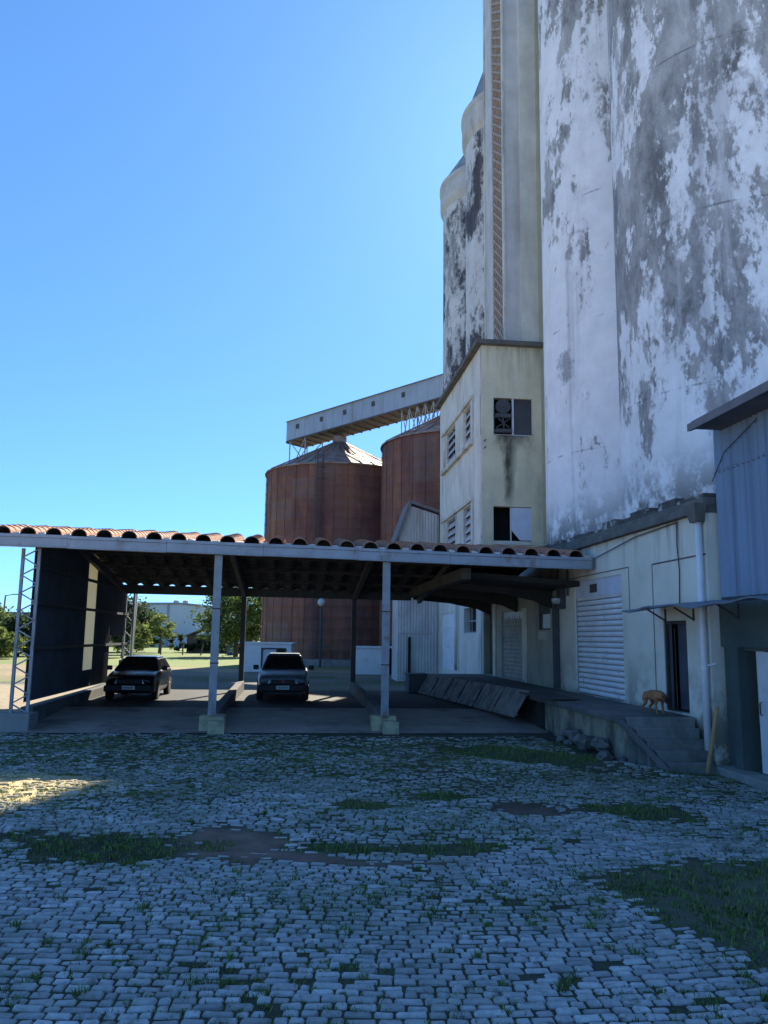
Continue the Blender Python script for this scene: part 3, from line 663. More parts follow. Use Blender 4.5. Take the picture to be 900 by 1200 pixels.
lw = single('link_wall', MB().box(0,.25,28.62,31.3,0,4.5), M['palewall'], 'short pale wall joining the tower base to the corrugated shed', 'wall', (.1,29.8,0))

# canopy over the dock (concrete, under the carport roof)
cp = thing('dock_canopy', 'shadowed concrete canopy over the dock with a deep edge beam', 'canopy', (-1.6,12,3.7))
mb = MB()
for s0, s1 in ((7.3,17.6),):
    mb.prism([(-3.25,3.92),(-.0,3.72),(-.0,3.86),(-3.25,4.05)], s0, s1, 'y')
part(cp, 'slab', mb, M['shade'])
part(cp, 'edge_beam', MB().prism([(-3.3,3.82),(-3.05,3.82),(-3.05,4.12),(-3.3,4.12)], 7.0, 17.8, 'y'), M['shadebeam'])
for s in (9.6,13.4,17.3):
    part(cp, 'bracket', MB().prism([(-3.04,3.74),(-1.6,3.62),(-.5,3.42),(-.02,3.2),(-.02,3.715),(-3.04,3.905)], s, s+.25, 'y'), M['shade'])

# ------------------------------------------------------------------ loading dock
ld = thing('loading_dock', 'raised concrete loading dock with worn slab edge and flight of steps', 'dock', (-.8,7,0))
part(ld, 'slab', MB().prism([(-1.5,1.15),(-.004,1.15),(-.004,18.6),(-2.6,18.6),(-2.6,16.2),(-1.5,7.0)], .74, .87, 'z'), M['darkconcrete'], bevel=.02)
part(ld, 'base_wall', MB().box(-1.2,-.01,1.3,6.7,-.1,.76), M['mossywall'])
part(ld, 'rear_base_wall', MB().prism([(-1.3,6.7),(-.01,6.7),(-.01,18.6),(-2.4,18.6),(-2.4,16.2),(-1.3,7.0)], -.1, .735, 'z'), M['shade'])
for a, b in ((5.5,5.75),(3.3,3.5)): part(ld, 'pier', MB().box(-1.28,-1.2,a,b,-.1,.745), M['mossywall'])
stp = MB()
for k in range(5):
    s0, s1 = .17+k*.21, .17+(k+1)*.21; z = .176*(k+1)-.01
    tl0 = -1.0-.5*k/5; tl1 = -1.0-.5*(k+1)/5
    stp.hexa([(tl0,s0,-.05),(-.12,s0,-.05),(-.02,1.25,-.05),(-1.0,1.25,-.05)],[(tl0,s0,z),(-.18+.03*k,s0,z),(-.18+.03*k,1.25,z),(tl0-.02,1.25,z)])
part(ld, 'steps', stp, M['stepconcrete'], bevel=.012)
part(ld, 'side_string', MB().hexa([(-1.07,.1,-.05),(-1.0,.1,-.05),(-1.46,1.24,.76),(-1.53,1.24,.76)],[(-1.07,.12,.06),(-1.0,.12,.06),(-1.46,1.24,.9),(-1.53,1.24,.9)]), M['darkconcrete'], bevel=.015)
for k in range(16):
    s = random.uniform(1.3,4.9); t = random.uniform(-1.6,-1.22); r = random.uniform(.07,.145)
    bm = bmesh.new(); bmesh.ops.create_icosphere(bm, subdivisions=2, radius=r*1.1)
    for vv in bm.verts: vv.co = Vector([round(q/(r*.62))*r*.62*.75+q*.25 for q in vv.co])*(1+.5*noise.noise(vv.co*7+Vector((k,0,0)))); vv.co.z *= .7; vv.co.x *= 1.25
    me = bpy.data.meshes.new('rubble_stone'); bm.to_mesh(me); bm.free(); me.materials.append(M['rock'])
    o = bpy.data.objects.new('rubble_stone', me); COL.objects.link(o); p = B(t,s,0); o.location = (p.x,p.y,gz(p.x,p.y)+r*.4+(.18 if k%3 == 0 else 0)); o.rotation_euler = (0,0,k)
    tag(o, 'rough grey rubble stone piled under the dock edge beside the steps', 'stone', 'rubble stones under the dock')
single('rusty_plate', MB().prism([(-1.75,.90),(-.9,.90),(-.9,.915),(-1.75,.915)], 4.9, 7.2, 'y'), M['timber'], 'dark rusty steel plate lying on the dock edge in front of the white shutter', 'plate', (-1.3,6,.9))
single('plank', MB().bar((-.34,.12,.0),(-.15,.02,1.15),.09,.03), M['plank'], 'sawn timber plank leaning against the white drain pipe beside the steps', 'plank', (-.4,.1,0))
# boards leaning against the dock
labs = ['wide grey board leaning on the dock, nearest to the yard','grey slatted pallet second from the yard end of the leaning row','pale slatted pallet in the middle of the leaning row','narrow slatted pallet leaning just beyond the middle of the row','upright pale pallet second from the far end of the leaning row','far slatted pallet at the carport end of the leaning row']
ss = [(6.95,8.5),(8.6,10.1),(10.2,11.6),(11.7,13.0),(13.1,14.5),(14.6,16.0)]
for k, (a, b) in enumerate(ss):
    mb = MB(); n = 5 if k else 3; wd = (b-a)/n; off = -.02*k
    fz = .3
    def ed(q): return -1.12*max(0,q-7)/9-.03                     # plan line of the dock edge
    for j in range(n):
        gap = .012 if k < 1 else .055
        a0, a1 = a+j*wd+gap, a+(j+1)*wd-gap
        mb.hexa([(-1.93+ed(a0),a0,fz),(-1.93+ed(a1),a1,fz),(-1.53+ed(a1),a1,.97),(-1.53+ed(a0),a0,.97)],[(-1.90+ed(a0),a0,fz-.02),(-1.90+ed(a1),a1,fz-.02),(-1.49+ed(a1),a1,.97),(-1.49+ed(a0),a0,.97)])
    for q in (.12,.85):
        t = -1.89+.40*q; z = fz+.67*q-.02
        mb.bar((t+ed(a),a,z),(t+ed(b),b,z),.05,.04)
    single('pallet', mb, M['pallet'], labs[k], 'pallet', (-1.9+ed((a+b)/2),(a+b)/2,fz), group='pallets leaning on the dock')
single('dock_crate', MB().box(-3.35,-2.62,16.3,17.3,.26,.9).box(-3.39,-2.61,16.26,17.34,.9,.95), M['darksheet'], 'low dark crate standing past the far end of the leaning pallets', 'crate', (-3.0,16.8,.25), bevel=.01)

# awning over the door
aw = thing('awning', 'thin sagging blue sheet awning over the dark door and the shed front', 'awning', (-.4,0,2.95))
mb = MB(); n = 40; vs = []
for i in range(n+1):
    s = 2.45-6.0*i/n; sag = .035*sin(s*2.1)+.02*sin(s*5+1)
    vs += [(-.012,s,3.02+sag*.3),(-.85,s,2.91+sag)]
mb.add(vs, [(2*i,2*i+1,2*i+3,2*i+2) for i in range(n)])
part(aw, 'sheet', mb, M['bluetrim'], solid=.025, recalc=False)
for s in (2.2,1.0,-.6,-2.2):
    part(aw, 'bracket', MB().bar((-.01,s,2.7),(-.4,s,2.93),.03,.03).bar((-.015,s,2.68),(-.015,s,2.95),.03,.03), M['darksteel'])

# ------------------------------------------------------------------ blue shed on the right
bs_ = thing('blue_shed', 'blue corrugated shed over a dark green ground floor with an open doorway', 'shed', (2,-2.5,0))
mb = MB(); corr(mb, -9, .36, lambda a: (3.1, 6.3), .21, .16, .04, 't'); corr(mb, .23, 5, lambda a: (3.1,6.3+(a-.2)*.33), .36, .16, .04, 's')
part(bs_, 'wall', mb, M['blueshed'], recalc=False)
part(bs_, 'inner_frame', MB().box(.29,5,-9,.3,3.1,6.2), M['dark'])
part(bs_, 'girt', MB().bar((.20,.36,5.45),(.2,-9,5.45),.02,.05), M['bluetrim'])
part(bs_, 'lower_wall', MB().holed(-9, .38, 0, 3.1, [(-1.75,-.28,.12,2.14)], .23, .45, 't'), M['greenwall'])
part(bs_, 'lintel', MB().box(.17,.228,-9,.38,2.2,3.0), M['greenwall'])
part(bs_, 'jamb', MB().box(.12,.228,-.27,-.02,.12,2.2), M['greenwall'])
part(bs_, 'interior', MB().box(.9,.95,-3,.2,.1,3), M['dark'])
d_ = part(bs_, 'door', MB().bar((.26,-.66,1.13),(.26,-1.74,1.13),.05,2.0), M['whitedoor'])
part(d_, 'handle', MB().tube([(.2,-.80,1.3),(.17,-.80,1.28),(.17,-.80,1.1),(.2,-.80,1.08)], .014, 6), M['darksteel'])
part(bs_, 'plinth', MB().box(-.15,.5,-9,.30,-.1,.11), M['concrete'], bevel=.02)
rf = MB().prism([(-.4,6.24),(5.6,8.2),(5.6,8.3),(-.4,6.34)], -9.5, .02, 'y')
part(bs_, 'roof', rf, M['roofsheet'])
part(bs_, 'fascia', MB().box(-.45,-.403,-9.5,.04,6.16,6.30).prism([(-.45,6.16),(5.6,8.12),(5.6,8.34),(-.45,6.30)], .04, .08, 'y'), M['roofsheet'])
part(bs_, 'soffit', MB().box(-.40,.2,-9.5,.02,6.2,6.22), M['roofsheet'])
part(bs_, 'cable', MB().tube([(.17,.4,5.3),(.15,-.1,5.75),(.16,-1.2,6.1)], .01, 6), M['darksteel'])

# ------------------------------------------------------------------ carport
cpt = thing('carport', 'long open carport with scalloped clay tile roof on steel posts', 'carport', (-7.4,6.3,0))
def ze(t): return 4.36-.0165*t                 # eave line
RIDGE, REAR = 9.6, 17.45
def roofz(t, s):
    if s <= RIDGE: return ze(t)+.02+(s-6.15)*.135
    return ze(t)+.02+(RIDGE-6.15)*.135-(s-RIDGE)*.137
PER = .585
mb = MB()
prof = []
t = -15.35; k = 0
while t < -.25:
    for i in range(9):
        a = pi*i/8; prof.append((t+.19-.19*cos(a), .165*sin(a)))
    for i in range(1,5):
        q = i/5; prof.append((t+.38+(PER-.38)*q, -.035*sin(pi*q)))
    t += PER
prof.append((t,0))
srows = []
nc = 9
for side in (0,1):
    a, b = (6.0,RIDGE) if side == 0 else (RIDGE,REAR)
    n = 9 if side == 0 else 18
    for i in range(n):
        q0, q1 = a+(b-a)*i/n, a+(b-a)*(i+1)/n
        lift0, lift1 = (.022,0) if side == 0 else (0,.022)
        srows += [(q0+.001,lift0),(q1,lift1)]
np_ = len(prof); vs = []
for (s, lf) in srows:
    for j, (tt, dz) in enumerate(prof):
        jit = .012*noise.noise(Vector((int((tt+15.35)/PER)*3.1, round(s,1)*2.7, 0)))
        vs.append((tt, s+jit, roofz(tt,s)+dz+lf+.012*noise.noise(Vector((tt*.8,s*.6,0)))))
fs = [(r*np_+j,r*np_+j+1,(r+1)*np_+j+1,(r+1)*np_+j) for r in range(len(srows)-1) for j in range(np_-1)]
mb.add(vs, fs)
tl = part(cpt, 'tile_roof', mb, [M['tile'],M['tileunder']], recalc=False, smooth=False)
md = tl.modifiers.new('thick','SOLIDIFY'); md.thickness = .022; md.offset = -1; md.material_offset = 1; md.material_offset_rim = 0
t = -15.35
while t < -.4:
    mb = MB(); mb.hexa([(t+.395,6.02,roofz(t,6.02)-.035),(t+PER-.01,6.02,roofz(t,6.02)-.035),(t+PER-.01,6.3,roofz(t,6.3)-.03),(t+.395,6.3,roofz(t,6.3)-.03)],[(t+.41,6.03,roofz(t,6.02)+.03+random.uniform(-.02,.03)),(t+PER-.03,6.03,roofz(t,6.02)+.03+random.uniform(-.02,.03)),(t+PER-.03,6.3,roofz(t,6.3)+.03),(t+.41,6.3,roofz(t,6.3)+.03)]); t += PER
    part(cpt, 'mortar_fill', mb, M['mortar'])
# gutter in slightly sagging lengths
mb = MB(); t = -15.4; L_ = 2.32
for k in range(7):
    a, b = t+.004, min(t+L_,-.12); z0, z1 = ze(a)+random.uniform(-.01,.01), ze(b)+random.uniform(-.01,.01)
    mb.hexa([(a,5.98,z0-.27),(b,5.98,z1-.27),(b,6.12,z1-.27),(a,6.12,z0-.27)],[(a,5.98,z0-.075),(b,5.98,z1-.075),(b,6.12,z1-.075),(a,6.12,z0-.075)])
    mb.hexa([(a,5.955,z0-.072),(b,5.955,z1-.072),(b,6.13,z1-.072),(a,6.13,z0-.072)],[(a,5.955,z0),(b,5.955,z1),(b,6.13,z1),(a,6.13,z0)])
    mb.hexa([(a,5.96,z0-.30),(b,5.96,z1-.30),(b,6.13,z1-.30),(a,6.13,z0-.30)],[(a,5.96,z0-.273),(b,5.96,z1-.273),(b,6.13,z1-.273),(a,6.13,z0-.273)])
    t += L_
part(cpt, 'gutter', mb, M['palesteel'], bevel=.004)
COLS = [-9.52,-5.38]
for tt in [-13.9]+COLS+[-2.9]:
    mb = MB(); mb.bar((tt,6.13,ze(tt)-.15),(tt,RIDGE,roofz(tt,RIDGE)-.22),.14,.22); mb.bar((tt,RIDGE,roofz(tt,RIDGE)-.22),(tt,17.0,roofz(tt,17.0)-.2),.14,.22)
    part(cpt, 'rafter', mb, M['darksteel'])
for s in (7.8,9.6,11.4,13.2,15.0): part(cpt, 'purlin', MB().bar((-14.9,s,roofz(-14.9,s)-.07),(-.4,s,roofz(-.4,s)-.07),.09,.1), M['timber'])
part(cpt, 'rear_beam', MB().hexa([(-15,16.95,3.75),(-3.2,16.95,3.68),(-3.2,17.1,3.68),(-15,17.1,3.75)],[(-15,16.95,4.08),(-3.2,16.95,3.98),(-3.2,17.1,3.98),(-15,17.1,4.08)]), M['darksteel'])
for tt in COLS:
    cl = part(cpt, 'column', MB().box(tt-.085,tt+.085,6.16,6.3,.38,ze(tt)-.3).box(tt-.095,tt+.095,6.14,6.16,.4,ze(tt)-.3), M['steel'], bevel=.006)
    part(cl, 'base_block', MB().box(tt-.3,tt+.3,6.22,6.7,-.05,.38).box(tt-.06,tt+.33,5.9,6.21,-.05,.28), M['baseblock'], bevel=.02)
    for z in (1.6,2.9): part(cl, 'strap', MB().box(tt-.1,tt+.1,6.13,6.31,z,z+.03), M['darksteel'])
    part(cpt, 'rear_column', MB().box(tt-.09,tt+.09,16.9,17.06,.25,3.8), M['darksteel'])
    part(cpt, 'kerb_wall', MB().prism([(6.7,.02),(17.0,.2),(17.0,.62),(6.9,.46),(6.7,.38)], tt-.12, tt+.12, 'x'), M['darkconcrete'], bevel=.015)
# lattice column at the left front, lattice column at the left rear
def lattice(t0, t1, s, z0, z1, n, name):
    mb = MB().bar((t0,s,z0),(t0,s,z1),.07,.07).bar((t1,s,z0),(t1,s,z1),.07,.07)
    for k in range(n):
        za, zb = z0+(z1-z0)*k/n, z0+(z1-z0)*(k+1)/n
        mb.bar((t0,s-.02,za),(t1,s-.02,zb),.03,.03) if k%2 else mb.bar((t1,s-.02,za),(t0,s-.02,zb),.03,.03)
    return part(cpt, name, mb, M['steel'])
lc = lattice(-14.22,-13.84,6.5,.4,4.3,18,'lattice_column'); part(lc, 'base_block', MB().box(-14.45,-13.7,6.2,6.9,-.05,.4), M['concrete'], bevel=.02)
lattice(-14.0,-13.7,17.9,.3,3.9,12,'lattice_column')
# left side wall of dark sheets, with one light strip and gaps near the far end
mb = MB()
def sheet(a, b, z0, z1, t=-14.03):
    corr(mb, a, b, lambda s: (z0, min(z1, roofz(-14, s)-.05)), t, .18, .02, 't')
sheet(6.75,12.15,.62,9); sheet(13.25,15.6,.62,9); sheet(15.6,18.3,2.2,9); sheet(17.4,18.3,.62,1.3)
part(cpt, 'side_wall', mb, M['darksheet'], recalc=False)
mb = MB(); corr(mb, 12.15, 13.25, lambda s: (1.15,4.75), -14.03, .18, .02, 't'); part(cpt, 'light_strip', mb, M['translucent'], recalc=False)
part(cpt, 'side_sheet_low', corr(MB(), 12.15, 13.25, lambda s: (.62,1.15), -14.03, .18, .02, 't'), M['darksheet'], recalc=False)
for z in (1.9,3.0,3.9): part(cpt, 'side_rail', MB().bar((-13.95,6.6,z),(-13.95,18.2,z),.06,.08), M['darksteel'])
part(cpt, 'side_kerb', MB().prism([(6.95,.0),(18.0,.1),(18.0,.55),(6.95,.5)], -14.15, -13.85, 'x'), M['darkconcrete'], bevel=.015)
# floor
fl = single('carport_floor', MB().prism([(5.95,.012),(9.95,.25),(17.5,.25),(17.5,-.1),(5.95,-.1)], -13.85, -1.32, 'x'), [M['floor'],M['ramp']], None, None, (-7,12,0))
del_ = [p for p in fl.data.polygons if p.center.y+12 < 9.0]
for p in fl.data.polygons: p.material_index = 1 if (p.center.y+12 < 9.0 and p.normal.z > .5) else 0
tag(fl, 'carport floor with brown entry ramp and slab darkened with painted shade', 'floor', kind='structure')

# ------------------------------------------------------------------ cars
def car(name, label, loc, rz, paint, L=3.95, roof=1.43, rear=3.55, emblem=None):
    th = bpy.data.objects.new(name, None); COL.objects.link(th); th.location = loc; th.rotation_euler = (0,0,rz); ORG[th.name] = (0,0,0)
    tag(th, label, 'car')
    def loft(st, n=14):
        mb = MB()
        for (y,wd,zb,zt,cr) in st:
            half = [(wd*.86,zb),(wd*.97,zb+.08),(wd,zb+.22),(wd,zt-.16),(wd*.965,zt-.05),(wd*.86,zt),(wd*.4,zt+cr)]
            ring = half+[(-x,z) for x,z in reversed(half)]
            mb.v += [(x,y,z) for x,z in ring]
        m = 14
        for i in range(len(st)-1):
            for k in range(m): mb.f.append((i*m+k,i*m+(k+1)%m,(i+1)*m+(k+1)%m,(i+1)*m+k)); mb.m.append(0)
        mb.f.append(tuple(range(m))); mb.m.append(0); mb.f.append(tuple((len(st)-1)*m+k for k in range(m))); mb.m.append(0)
        return mb
    st = [(0,.66,.34,.66,.01),(.05,.72,.28,.72,.02),(.2,.78,.22,.77,.03),(.6,.81,.2,.85,.035),(1.1,.82,.19,.92,.03),(2.0,.825,.19,.94,.0),(3.2,.82,.2,.95,.0),(L-.25,.8,.24,.94,.0),(L-.06,.75,.3,.9,.0),(L,.68,.36,.8,.0)]
    body = part(th, 'body', loft(st), paint, smooth=True)
    b0, b1, r0_, r1_ = 1.02, rear+.25, 1.72, rear-.15
    zb, zr = .91, roof
    # cabin shell: pillars and roof
    bl = [(-.76,b0,zb),(.76,b0,zb),(.76,b1,zb),(-.76,b1,zb)]; tp = [(-.57,r0_,zr-.05),(.57,r0_,zr-.05),(.57,r1_,zr-.05),(-.57,r1_,zr-.05)]
    cab = MB().hexa(bl, tp); cab.hexa(tp, [(-.5,r0_+.1,zr),(.5,r0_+.1,zr),(.5,r1_-.1,zr),(-.5,r1_-.1,zr)])
    part(th, 'cabin', cab, paint, bevel=.06)
    def onface(p, i, j, u0, u1, v0, v1, off):
        A, Bv, Cc, D = [Vector(q) for q in (bl[i],bl[j],tp[j],tp[i])]
        nrm = (Bv-A).cross(D-A).normalized()
        f = lambda u, v: (A.lerp(Bv,u)).lerp(D.lerp(Cc,u), v)+nrm*off
        return [f(u0,v0),f(u1,v0),f(u1,v1),f(u0,v1)]
    g = MB(); g.hexa(onface(0,0,1,.05,.95,.08,.93,.006), onface(0,0,1,.05,.95,.08,.93,.012)); part(th, 'windscreen', g, M['carglass'])
    for i, j in ((1,2),(3,0)):
        g = MB()
        for a, b in (((.22,.55),(.59,.88)) if (i,j) == (1,2) else ((.12,.41),(.45,.78))): g.hexa(onface(0,i,j,a,b,.12,.9,.006), onface(0,i,j,a,b,.12,.9,.012))
        part(th, 'side_window', g, M['carglass'])
    g = MB(); g.hexa(onface(0,2,3,.1,.9,.15,.9,.006), onface(0,2,3,.1,.9,.15,.9,.012)); part(th, 'rear_window', g, M['carglass'])
    part(th, 'front_bumper', MB().box(-.72,.72,-.09,.12,.30,.50).box(-.80,.80,-.02,.3,.28,.48), M['plastic'], bevel=.03)
    part(th, 'rear_bumper', MB().box(-.78,.78,L-.2,L+.08,.30,.52), M['plastic'], bevel=.03)
    part(th, 'grille', MB().box(-.36,.36,-.025,.05,.53,.66), M['plastic'])
    for sx in (-1,1):
        part(th, 'headlight', MB().hexa([(sx*.40,-.02,.53),(sx*.70,.05,.54),(sx*.70,.16,.54),(sx*.40,.1,.53)],[(sx*.40,.0,.68),(sx*.68,.07,.69),(sx*.68,.16,.69),(sx*.40,.1,.68)]), M['lamp'], bevel=.012)
        mr = part(th, 'mirror', MB().box(sx*.82-.0 if sx > 0 else -1.0,1.0 if sx > 0 else -.82,1.2,1.3,.92,1.07), M['plastic'], bevel=.03)
        for y in (.72,L-.78):
            w_ = part(th, 'wheel', MB().tube([(sx*.64,y,.285),(sx*.83,y,.285)], .285, 24), M['rubber'], bevel=.02)
            part(w_, 'rim', MB().tube([(sx*.80,y,.285),(sx*.838,y,.285)], .17, 16), M['rim'], bevel=.01)
        for y in (.72,L-.78): part(th, 'wheel_arch', MB().tube([(sx*.70,y,.3),(sx*.824,y,.3)], .335, 24), M['plastic'])
    pl = part(th, 'number_plate', MB().box(-.2,.2,-.105,-.092,.36,.475), M['plate'])
    mb = MB()
    for k in range(7): mb.box(-.165+k*.049,-.165+k*.049+.026,-.109,-.1055,.385,.45)
    part(pl, 'plate_marks', mb, M['plastic'])
    part(th, 'wiper', MB().bar((-.4,1.06,.975),(.1,1.12,1.02),.015,.012), M['plastic'])
    if emblem: part(th, 'emblem', MB().tube([(0,-.04,.6),(0,-.022,.6)], .05, 14), emblem)
    return th
p = B(-7.93,12.4,.25); car('parked_car', 'silver car facing the yard in the middle bay of the carport', p, AL, M['silverpaint'], emblem=M['red'])
p = B(-12.62,12.2,.25); _c = car('parked_car', 'black car parked beside the dark side wall in the left bay', p, AL, M['blackpaint'], roof=1.36); _c.scale = (.95,.95,.95)

# ------------------------------------------------------------------ dog
def skin_body(name, nodes, edges, mt, sub=2):
    me = bpy.data.meshes.new(name); me.from_pydata([n[0] for n in nodes], edges, [])
    o = bpy.data.objects.new(name, me); COL.objects.link(o)
    sk = o.modifiers.new('skin','SKIN'); sk.use_smooth_shade = True
    ly = me.skin_vertices[0].data if me.skin_vertices else None
    if ly is None:
        bm = bmesh.new(); bm.from_mesh(me); bm.verts.layers.skin.new(); bm.to_mesh(me); bm.free(); ly = me.skin_vertices[0].data
    for i, n in enumerate(nodes): ly[i].radius = n[1] if isinstance(n[1], tuple) else (n[1],n[1])
    ly[0].use_root = True
    ss = o.modifiers.new('sub','SUBSURF'); ss.levels = sub; ss.render_levels = sub
    for mm in (mt if isinstance(mt, list) else [mt]): me.materials.append(mm)
    return o
nodes = [((-.24,0,.42),(.10,.115)),((-.05,0,.42),(.105,.12)),((.14,0,.41),(.11,.135)),((.24,0,.42),(.08,.095)),((.32,0,.38),(.065,.07)),((.40,0,.33),(.074,.072)),((.48,0,.25),(.045,.04)),((.52,0,.19),(.03,.027)),
         ((-.33,0,.44),.028),((-.38,0,.36),.022),((-.39,0,.27),.018)]
edges = [(0,1),(1,2),(2,3),(3,4),(4,5),(5,6),(6,7),(0,8),(8,9),(9,10)]
for sy in (-1,1):
    b = len(nodes); nodes += [((.17,sy*.07,.30),.045),((.15,sy*.075,.2),.03),((.17,sy*.075,.1),.023),((.18,sy*.075,.018),.026),((.21,sy*.075,.014),.022)]
    edges += [(2,b),(b,b+1),(b+1,b+2),(b+2,b+3),(b+3,b+4)]
    b = len(nodes); nodes += [((-.22,sy*.075,.32),.06),((-.17,sy*.085,.23),.042),((-.29,sy*.085,.13),.024),((-.27,sy*.085,.02),.025),((-.24,sy*.085,.014),.022)]
    edges += [(0,b),(b,b+1),(b+1,b+2),(b+2,b+3),(b+3,b+4)]
    b = len(nodes); nodes += [((.38,sy*.055,.38),.022),((.37,sy*.085,.41),.009)]; edges += [(5,b),(b,b+1)]
dg = skin_body('dog', nodes, edges, M['dogfur'])
p = B(-.52,1.75,.875); dg.location = p; dg.rotation_euler = (0,0,radians(-68)); dg.scale = (.86,1.05,.88)
tag(dg, 'ginger dog with dark muzzle standing at the top of the concrete steps', 'dog')
def fur_post(H, c):
    tc = H['N'].nodes.new('ShaderNodeTexCoord'); s = H['N'].nodes.new('ShaderNodeSeparateXYZ'); H['L'].new(tc.outputs['Object'], s.inputs[0])
    return H['mix'](H['rng'](s.outputs[0], .30, .44), c, (.03,.024,.02))
dg.data.materials[0] = mat('ginger coat', (.42,.19,.085), .9, .3, 9, post=fur_post, bump=(26,1.0,.03), layers=[((.16,.07,.04),11,.5,.65,(1,1,1),.7)])

# ------------------------------------------------------------------ rusty silos and gallery (world frame)
def rustsilo(label, cx, cy, R, h, apex, ladders):
    th = thing('steel_silo', label, 'silo', (cx,cy,0), 'w')
    prof = [(R,.0)]; z = .3
    while z < h: prof += [(R,z),(R+.035,z+.06),(R,z+.12)]; z += .85
    prof.append((R,h))
    part(th, 'shell', MB().lathe(prof, 96, (cx,cy,0)), M['rust'], smooth=True)
    part(th, 'plinth', MB().lathe([(R+.25,-.1),(R+.25,.5),(R+.01,.55)], 96, (cx,cy,0)), M['concrete'])
    mb = MB().lathe([(R+.15,h-.02),(R+.15,h+.1),(R*.5,h+(apex-h)*.5),(.45,apex),(0,apex+.02)], 36, (cx,cy,0))
    rf = part(th, 'cone_roof', mb, M['rustroof'])
    mb = MB()
    for k in range(36):
        a = 2*pi*k/36; mb.bar((cx+(R+.1)*cos(a),cy+(R+.1)*sin(a),h+.14),(cx+.45*cos(a),cy+.45*sin(a),apex+.04),.07,.07)
    part(rf, 'rib', mb, M['rustroof'])
    part(th, 'cap', MB().lathe([(.6,apex-.05),(.6,apex+.5),(.2,apex+.8),(0,apex+.8)], 20, (cx,cy,0)), M['rustroof'])
    mb = MB()
    for k in range(36):
        a = 2*pi*k/36; ca_, sa_ = cos(a), sin(a)
        mb.bar((cx+(R+.03)*ca_,cy+(R+.03)*sa_,.55),(cx+(R+.03)*ca_,cy+(R+.03)*sa_,h),.02,.03,0,(ca_,sa_,0))
    part(th, 'seam', mb, M['rust'])
    for a in ladders:
        d = Vector((cos(a),sin(a),0)); q = Vector((-sin(a),cos(a),0)); c = Vector((cx,cy,0))
        mb = MB()
        for sd in (-.25,.25): mb.tube([c+d*(R+.22)+q*sd+Vector((0,0,.5)), c+d*(R+.22)+q*sd+Vector((0,0,h+1))], .03, 5)
        zz = .8
        while zz < h+.9: mb.bar(c+d*(R+.22)-q*.25+Vector((0,0,zz)), c+d*(R+.22)+q*.25+Vector((0,0,zz)), .03, .03); zz += .33
        ld_ = part(th, 'ladder', mb, M['darksteel'])
        mb = MB(); zz = 2.6
        while zz < h+.9:
            pts = [c+d*(R+.22+.65*sin(pi*i/8))+q*(.38*cos(pi*i/8))+Vector((0,0,zz)) for i in range(9)]
            mb.tube(pts, .022, 4, cap=False); zz += .9
        for i in (2,4,6): mb.tube([c+d*(R+.22+.65*sin(pi*i/8))+q*(.38*cos(pi*i/8))+Vector((0,0,2.6)), c+d*(R+.22+.65*sin(pi*i/8))+q*(.38*cos(pi*i/8))+Vector((0,0,h+.8))], .02, 4)
        part(ld_, 'cage', mb, M['darksteel'])
    return th
r1 = rustsilo('left rusty steel silo with ribbed cone roof and caged ladder', -3.9, 68.0, 6.1, 15.6, 18.7, (radians(-100),))
rustsilo('right rusty steel silo half hidden behind the gabled shed', 5.85, 60.3, 6.05, 16.4, 19.6, ())
mb = MB()
for k in range(5): mb.bar((-3.1+k*.35,61.55,.75),(-2.7+k*.35,61.6,1.35),.06,.02,0,(0,-1,0))
G0, G1 = Vector((9.2,57.6,0)), Vector((-8.0,71.25,0)); gd = (G1-G0).normalized(); gn = Vector((gd.y,-gd.x,0)); 
if gn.y > 0: gn = -gn
gal = thing('conveyor_gallery', 'long grey sheet conveyor gallery bridging the tops of the rusty silos', 'gallery', tuple(G0.lerp(G1,.5)+Vector((0,0,19))), 'w')
def gz_(k): return 20.75-1.5*k
mb = MB(); vs = []
def gp(k, n, z): q = G0.lerp(G1,k)+gn*n; return (q.x,q.y,gz_(k)+z)
hw, hh = 1.25, 1.8
mb.hexa([gp(0,-hw,.12),gp(0,hw,.12),gp(0,hw,hh),gp(0,-hw,hh)],[gp(1,-hw,.12),gp(1,hw,.12),gp(1,hw,hh),gp(1,-hw,hh)])
for i in range(1,20):
    k = i/20; a = gp(k,hw+.012,.14); b = gp(k,hw+.012,hh-.02); mb.bar(a,b,.05,.02,0,tuple(gn))
part(gal, 'housing', mb, M['gallery'])
mb = MB().hexa([gp(0,-hw-.25,hh),gp(0,hw+.25,hh),gp(0,0,hh+.3),gp(0,0,hh+.3)],[gp(1,-hw-.25,hh),gp(1,hw+.25,hh),gp(1,0,hh+.3),gp(1,0,hh+.3)])
part(gal, 'roof', mb, M['gallery'])
mb = MB().hexa([gp(0,-hw-.02,0),gp(0,hw+.02,0),gp(0,hw+.02,.1),gp(0,-hw-.02,.1)],[gp(1,-hw-.02,0),gp(1,hw+.02,0),gp(1,hw+.02,.1),gp(1,-hw-.02,.1)])
for i in range(24):
    k = i/23; mb.bar(gp(k,-hw,-.05),gp(k,hw,-.05),.1,.09)
part(gal, 'floor_deck', mb, M['galfloor'])
for k in (.40,.54,.68,.80,.93):
    a = gp(k,hw+.004,1.15); b = gp(k+.016,hw+.004,1.15); part(gal, 'vent_window', MB().bar(a,b,.05,.42,0,(0,0,1)), M['darksteel'])
mb = MB()
for k, n2 in ((.985,16.2),(.90,17.2)):
    for sd in (-1,1):
        a = Vector(gp(k,sd*1.1,0)); b = Vector((a.x,a.y,n2)); mb.bar(a,b,.1,.1)
    mb.bar(gp(k,-1.1,0),(Vector(gp(k,1.1,0)).x,Vector(gp(k,1.1,0)).y,n2),.06,.06)
